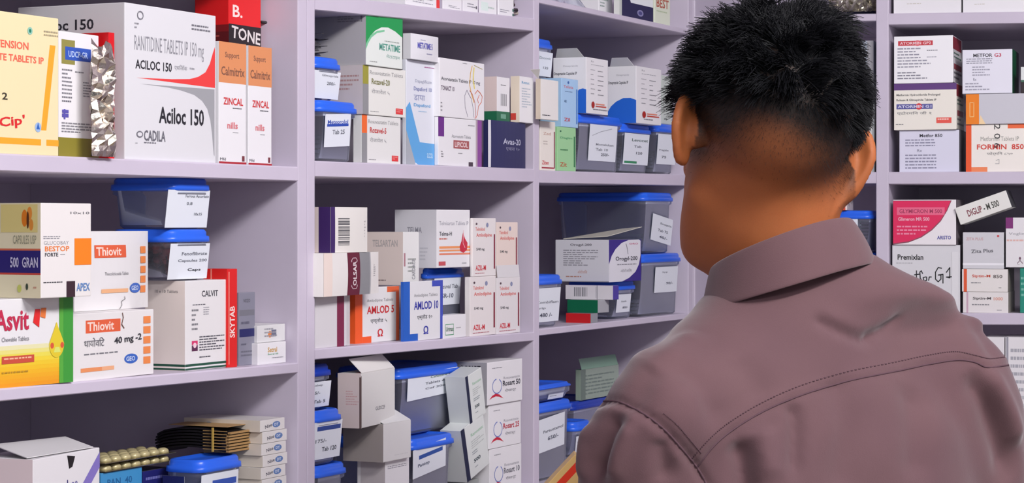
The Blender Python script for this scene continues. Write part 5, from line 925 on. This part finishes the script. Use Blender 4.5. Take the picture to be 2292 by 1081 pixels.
cr = nt.nodes.new('ShaderNodeMix'); cr.data_type = 'RGBA'; cr.inputs['A'].default_value = (*lin('#583c42'), 1); cr.inputs['B'].default_value = (*lin('#644749'), 1); nt.links.new(n1.outputs['Fac'], cr.inputs['Factor']); nt.links.new(cr.outputs['Result'], b.inputs['Base Color'])
n3 = nt.nodes.new('ShaderNodeTexNoise'); n3.inputs['Scale'].default_value = 900; nt.links.new(tc.outputs['Object'], n3.inputs['Vector']); bp = nt.nodes.new('ShaderNodeBump'); bp.inputs['Strength'].default_value = .25; bp.inputs['Distance'].default_value = .0006; nt.links.new(n3.outputs['Fac'], bp.inputs['Height']); nt.links.new(bp.outputs['Normal'], b.inputs['Normal'])
try: b.inputs['Sheen Weight'].default_value = .25
except KeyError: pass
so = adopt(mesh_np('shirt', VS, FS, SHM)); sub = so.modifiers.new('smooth', 'SUBSURF'); sub.levels = 1; sub.render_levels = 1
tr = tree_of(VS, FS); THR = mat('#553c44', .9, name='seam_thread')
for nm, pl, r_ in (('yoke_seam', YOKE, .0009), ('armhole_seam', ARMH, .0011)):
    h = on_shirt(pl, tr, 1)
    if len(h) > 2: mb = MB(); mb.tube([x[0]+x[1]*.0002 for x in h], r_, THR, 6); adopt(mb.build(nm, None)); 
for pl in (YOKE2, ARMH2):
    h = on_shirt(pl, tr, 3); mb = MB()
    for i in range(0, len(h)-1, 2): mb.tube([h[i][0]+h[i][1]*.0003, h[i+1][0]+h[i+1][1]*.0003], .00055, THR, 5)
    adopt(mb.build('topstitching', None))
# collar: a folded band standing round the neck
def collar_ring(cx_, cy_, Yc, r, back, sidev, lift, n=56):
    c = np.array(P(cx_, cy_, Yc)); out = []
    for i in range(n+1):
        th = math.radians(-168+336*i/n); dirn = -fwd*math.cos(th)-rgt*math.sin(th)
        out.append(c+dirn*r*(1+.06*abs(math.sin(th)))+UP*(back*math.cos(th)+sidev*math.sin(th)+lift))
    return out
k_ = 2.14/FP
rings = [collar_ring(1762, 600, 2.15, .058, 40*k_, -26*k_, 0), collar_ring(1748, 553, 2.148, .0615, 52*k_, -32*k_, 0), collar_ring(1748, 547, 2.148, .0640, 53*k_, -32*k_, 0), collar_ring(1749, 551, 2.148, .0658, 53*k_, -33*k_, 0),
         collar_ring(1757, 590, 2.15, .0730, 50*k_, -38*k_, 0), collar_ring(1762, 625, 2.15, 0.0775, 42*k_, -44*k_, 0), collar_ring(1764, 648, 2.15, .0808, 40*k_, -42*k_, 0), collar_ring(1764, 647, 2.15, .0765, 40*k_, -42*k_, 0), collar_ring(1760, 600, 2.15, .0700, 48*k_, -36*k_, 0)]
V = np.array([p for r in rings for p in r]); n = len(rings[0]); F = []
for j in range(len(rings)):
    j2 = (j+1) % len(rings)
    for i in range(n-1): F.append([j*n+i, j*n+i+1, j2*n+i+1, j2*n+i])
co = adopt(mesh_np('collar', V, np.array(F), SHM)); sub = co.modifiers.new('smooth', 'SUBSURF'); sub.levels = 2; sub.render_levels = 2
cs = MB(); q = [Vector(np.array(a)*.35+np.array(b_)*.65+0) for a, b_ in zip(rings[4], rings[5])]
# ---- hands, trousers and shoes, below the photo's edge
def capz(w, segs, k): 
    d = None
    for a, b_, r0, r1 in segs: x = caps(w, a, b_, r0, r1); d = x if d is None else smin(d, x, k)
    return d
for W_, E_, sx in ((WL, EL, 1), (WR, ER, -1)):
    v = (W_-E_)/np.linalg.norm(W_-E_); inn = np.cross(v, UP)*sx; inn /= np.linalg.norm(inn); W0 = W_-v*.03
    def hand(X, Y, Z):
        w = [X, Y, Z]; palm = W_+v*.05; s = [(W0, W_+v*.02, .024, .026)]; d = capz(w, s, .01)
        for i in range(4): b0_ = W_+v*.03+inn*(.008-.012*i)*1; k0 = W_+v*.088+inn*(.026-.018*i); d = smin(d, caps(w, b0_, k0, .015, .0115), .014)
        for i in range(4):
            k0 = W_+v*.088+inn*(.026-.018*i); l = (.040, .045, .042, .033)[i]; m1 = k0+v*l*.75-UP*l*.5; m2 = m1+v*l*.15-UP*l*.65
            d = smin(d, smin(caps(w, k0, m1, .0098, .0088), caps(w, m1, m2, .0088, .0072), .004), .004)
        a0 = W_+v*.03+inn*.022; a1 = a0+v*.035+inn*.026-UP*.012; a2 = a1+v*.026-UP*.014; d = smin(d, caps(w, a0, a1, .014, .0105), .01); return smin(d, caps(w, a1, a2, .0105, .0088), .004)
    c = W_+v*.06; Vh, Fh = nets(hand, c-.13, c+.13, .003); Vh = smooth(Vh, Fh, 1, .4); adopt(mesh_np('hand', Vh, Fh, mat('#88482a', .5)))
HPc = np.array([TC[0], TC[1], 0])+fwd*.03
def trousers(X, Y, Z):
    w = [X, Y, Z]; d = None
    for s in (-1, 1):
        hip = HPc+rgt*s*.085+UP*.86; kn = HPc+rgt*s*.10+UP*.48+fwd*.01; an = HPc+rgt*s*.11+UP*.09-fwd*.01
        for x in (caps(w, hip, kn, .098, .068), caps(w, kn, an, .068, .058)): d = x if d is None else smin(d, x, .03)
    d = smin(d, caps(w, HPc-rgt*.05+UP*.93, HPc+rgt*.05+UP*.93, .105, .105), .05); d = smax(d, Z-.99, .01); return smax(d, .045-Z, .008)
Vt, Ft = nets(trousers, (HPc[0]-.3, HPc[1]-.26, .02), (HPc[0]+.3, HPc[1]+.26, 1.02), .010); adopt(mesh_np('trousers', smooth(Vt, Ft, 1), Ft, mat('#23262f', .85, name='dark_trouser_cloth')))
for s in (-1, 1):
    a0 = HPc+rgt*s*.11
    def shoe(X, Y, Z):
        w = [X, Y, Z]; d = smin(caps(w, a0-fwd*.06+UP*.045, a0+fwd*.13+UP*.034, .042, .038), caps(w, a0-fwd*.03+UP*.06, a0-fwd*.02+UP*.10, .040, .038), .03); return smax(d, .001-Z, .002)
    Vt, Ft = nets(shoe, (a0[0]-.2, a0[1]-.2, -.006), (a0[0]+.2, a0[1]+.24, .16), .006); adopt(mesh_np('shoe', smooth(Vt, Ft, 1), Ft, mat('#1a1614', .4)))

# yellow carton with a red edge line, held in front of him
Q0 = P(1306, 988, 2.40); mb = MB(); mb.box(0, .17, 0, .04, -.10, 0, mat('#e9c27a', .5), .001); F_ = Face((0, 0, -.10), (1, 0, 0), (0, 0, 1), (0, -1, 0), .17, .10)
draw(mb, F_, [('r', 0, .86, 1, .935, '#ee3a1c'), ('l', .3, .3, .8, .6, 4, '#b8863a')], random.Random(3))
o = mb.build('parcel_carton'); o.rotation_euler = (Matrix.Rotation(math.radians(52), 3, 'Y')).to_euler(); o.rotation_euler = Euler((0, math.radians(-47), 0)); o.location = Q0+Vector((-.125, 0, -.138)); tag(o, 'yellow carton with a red line along its edge, held in front of the man', 'box')
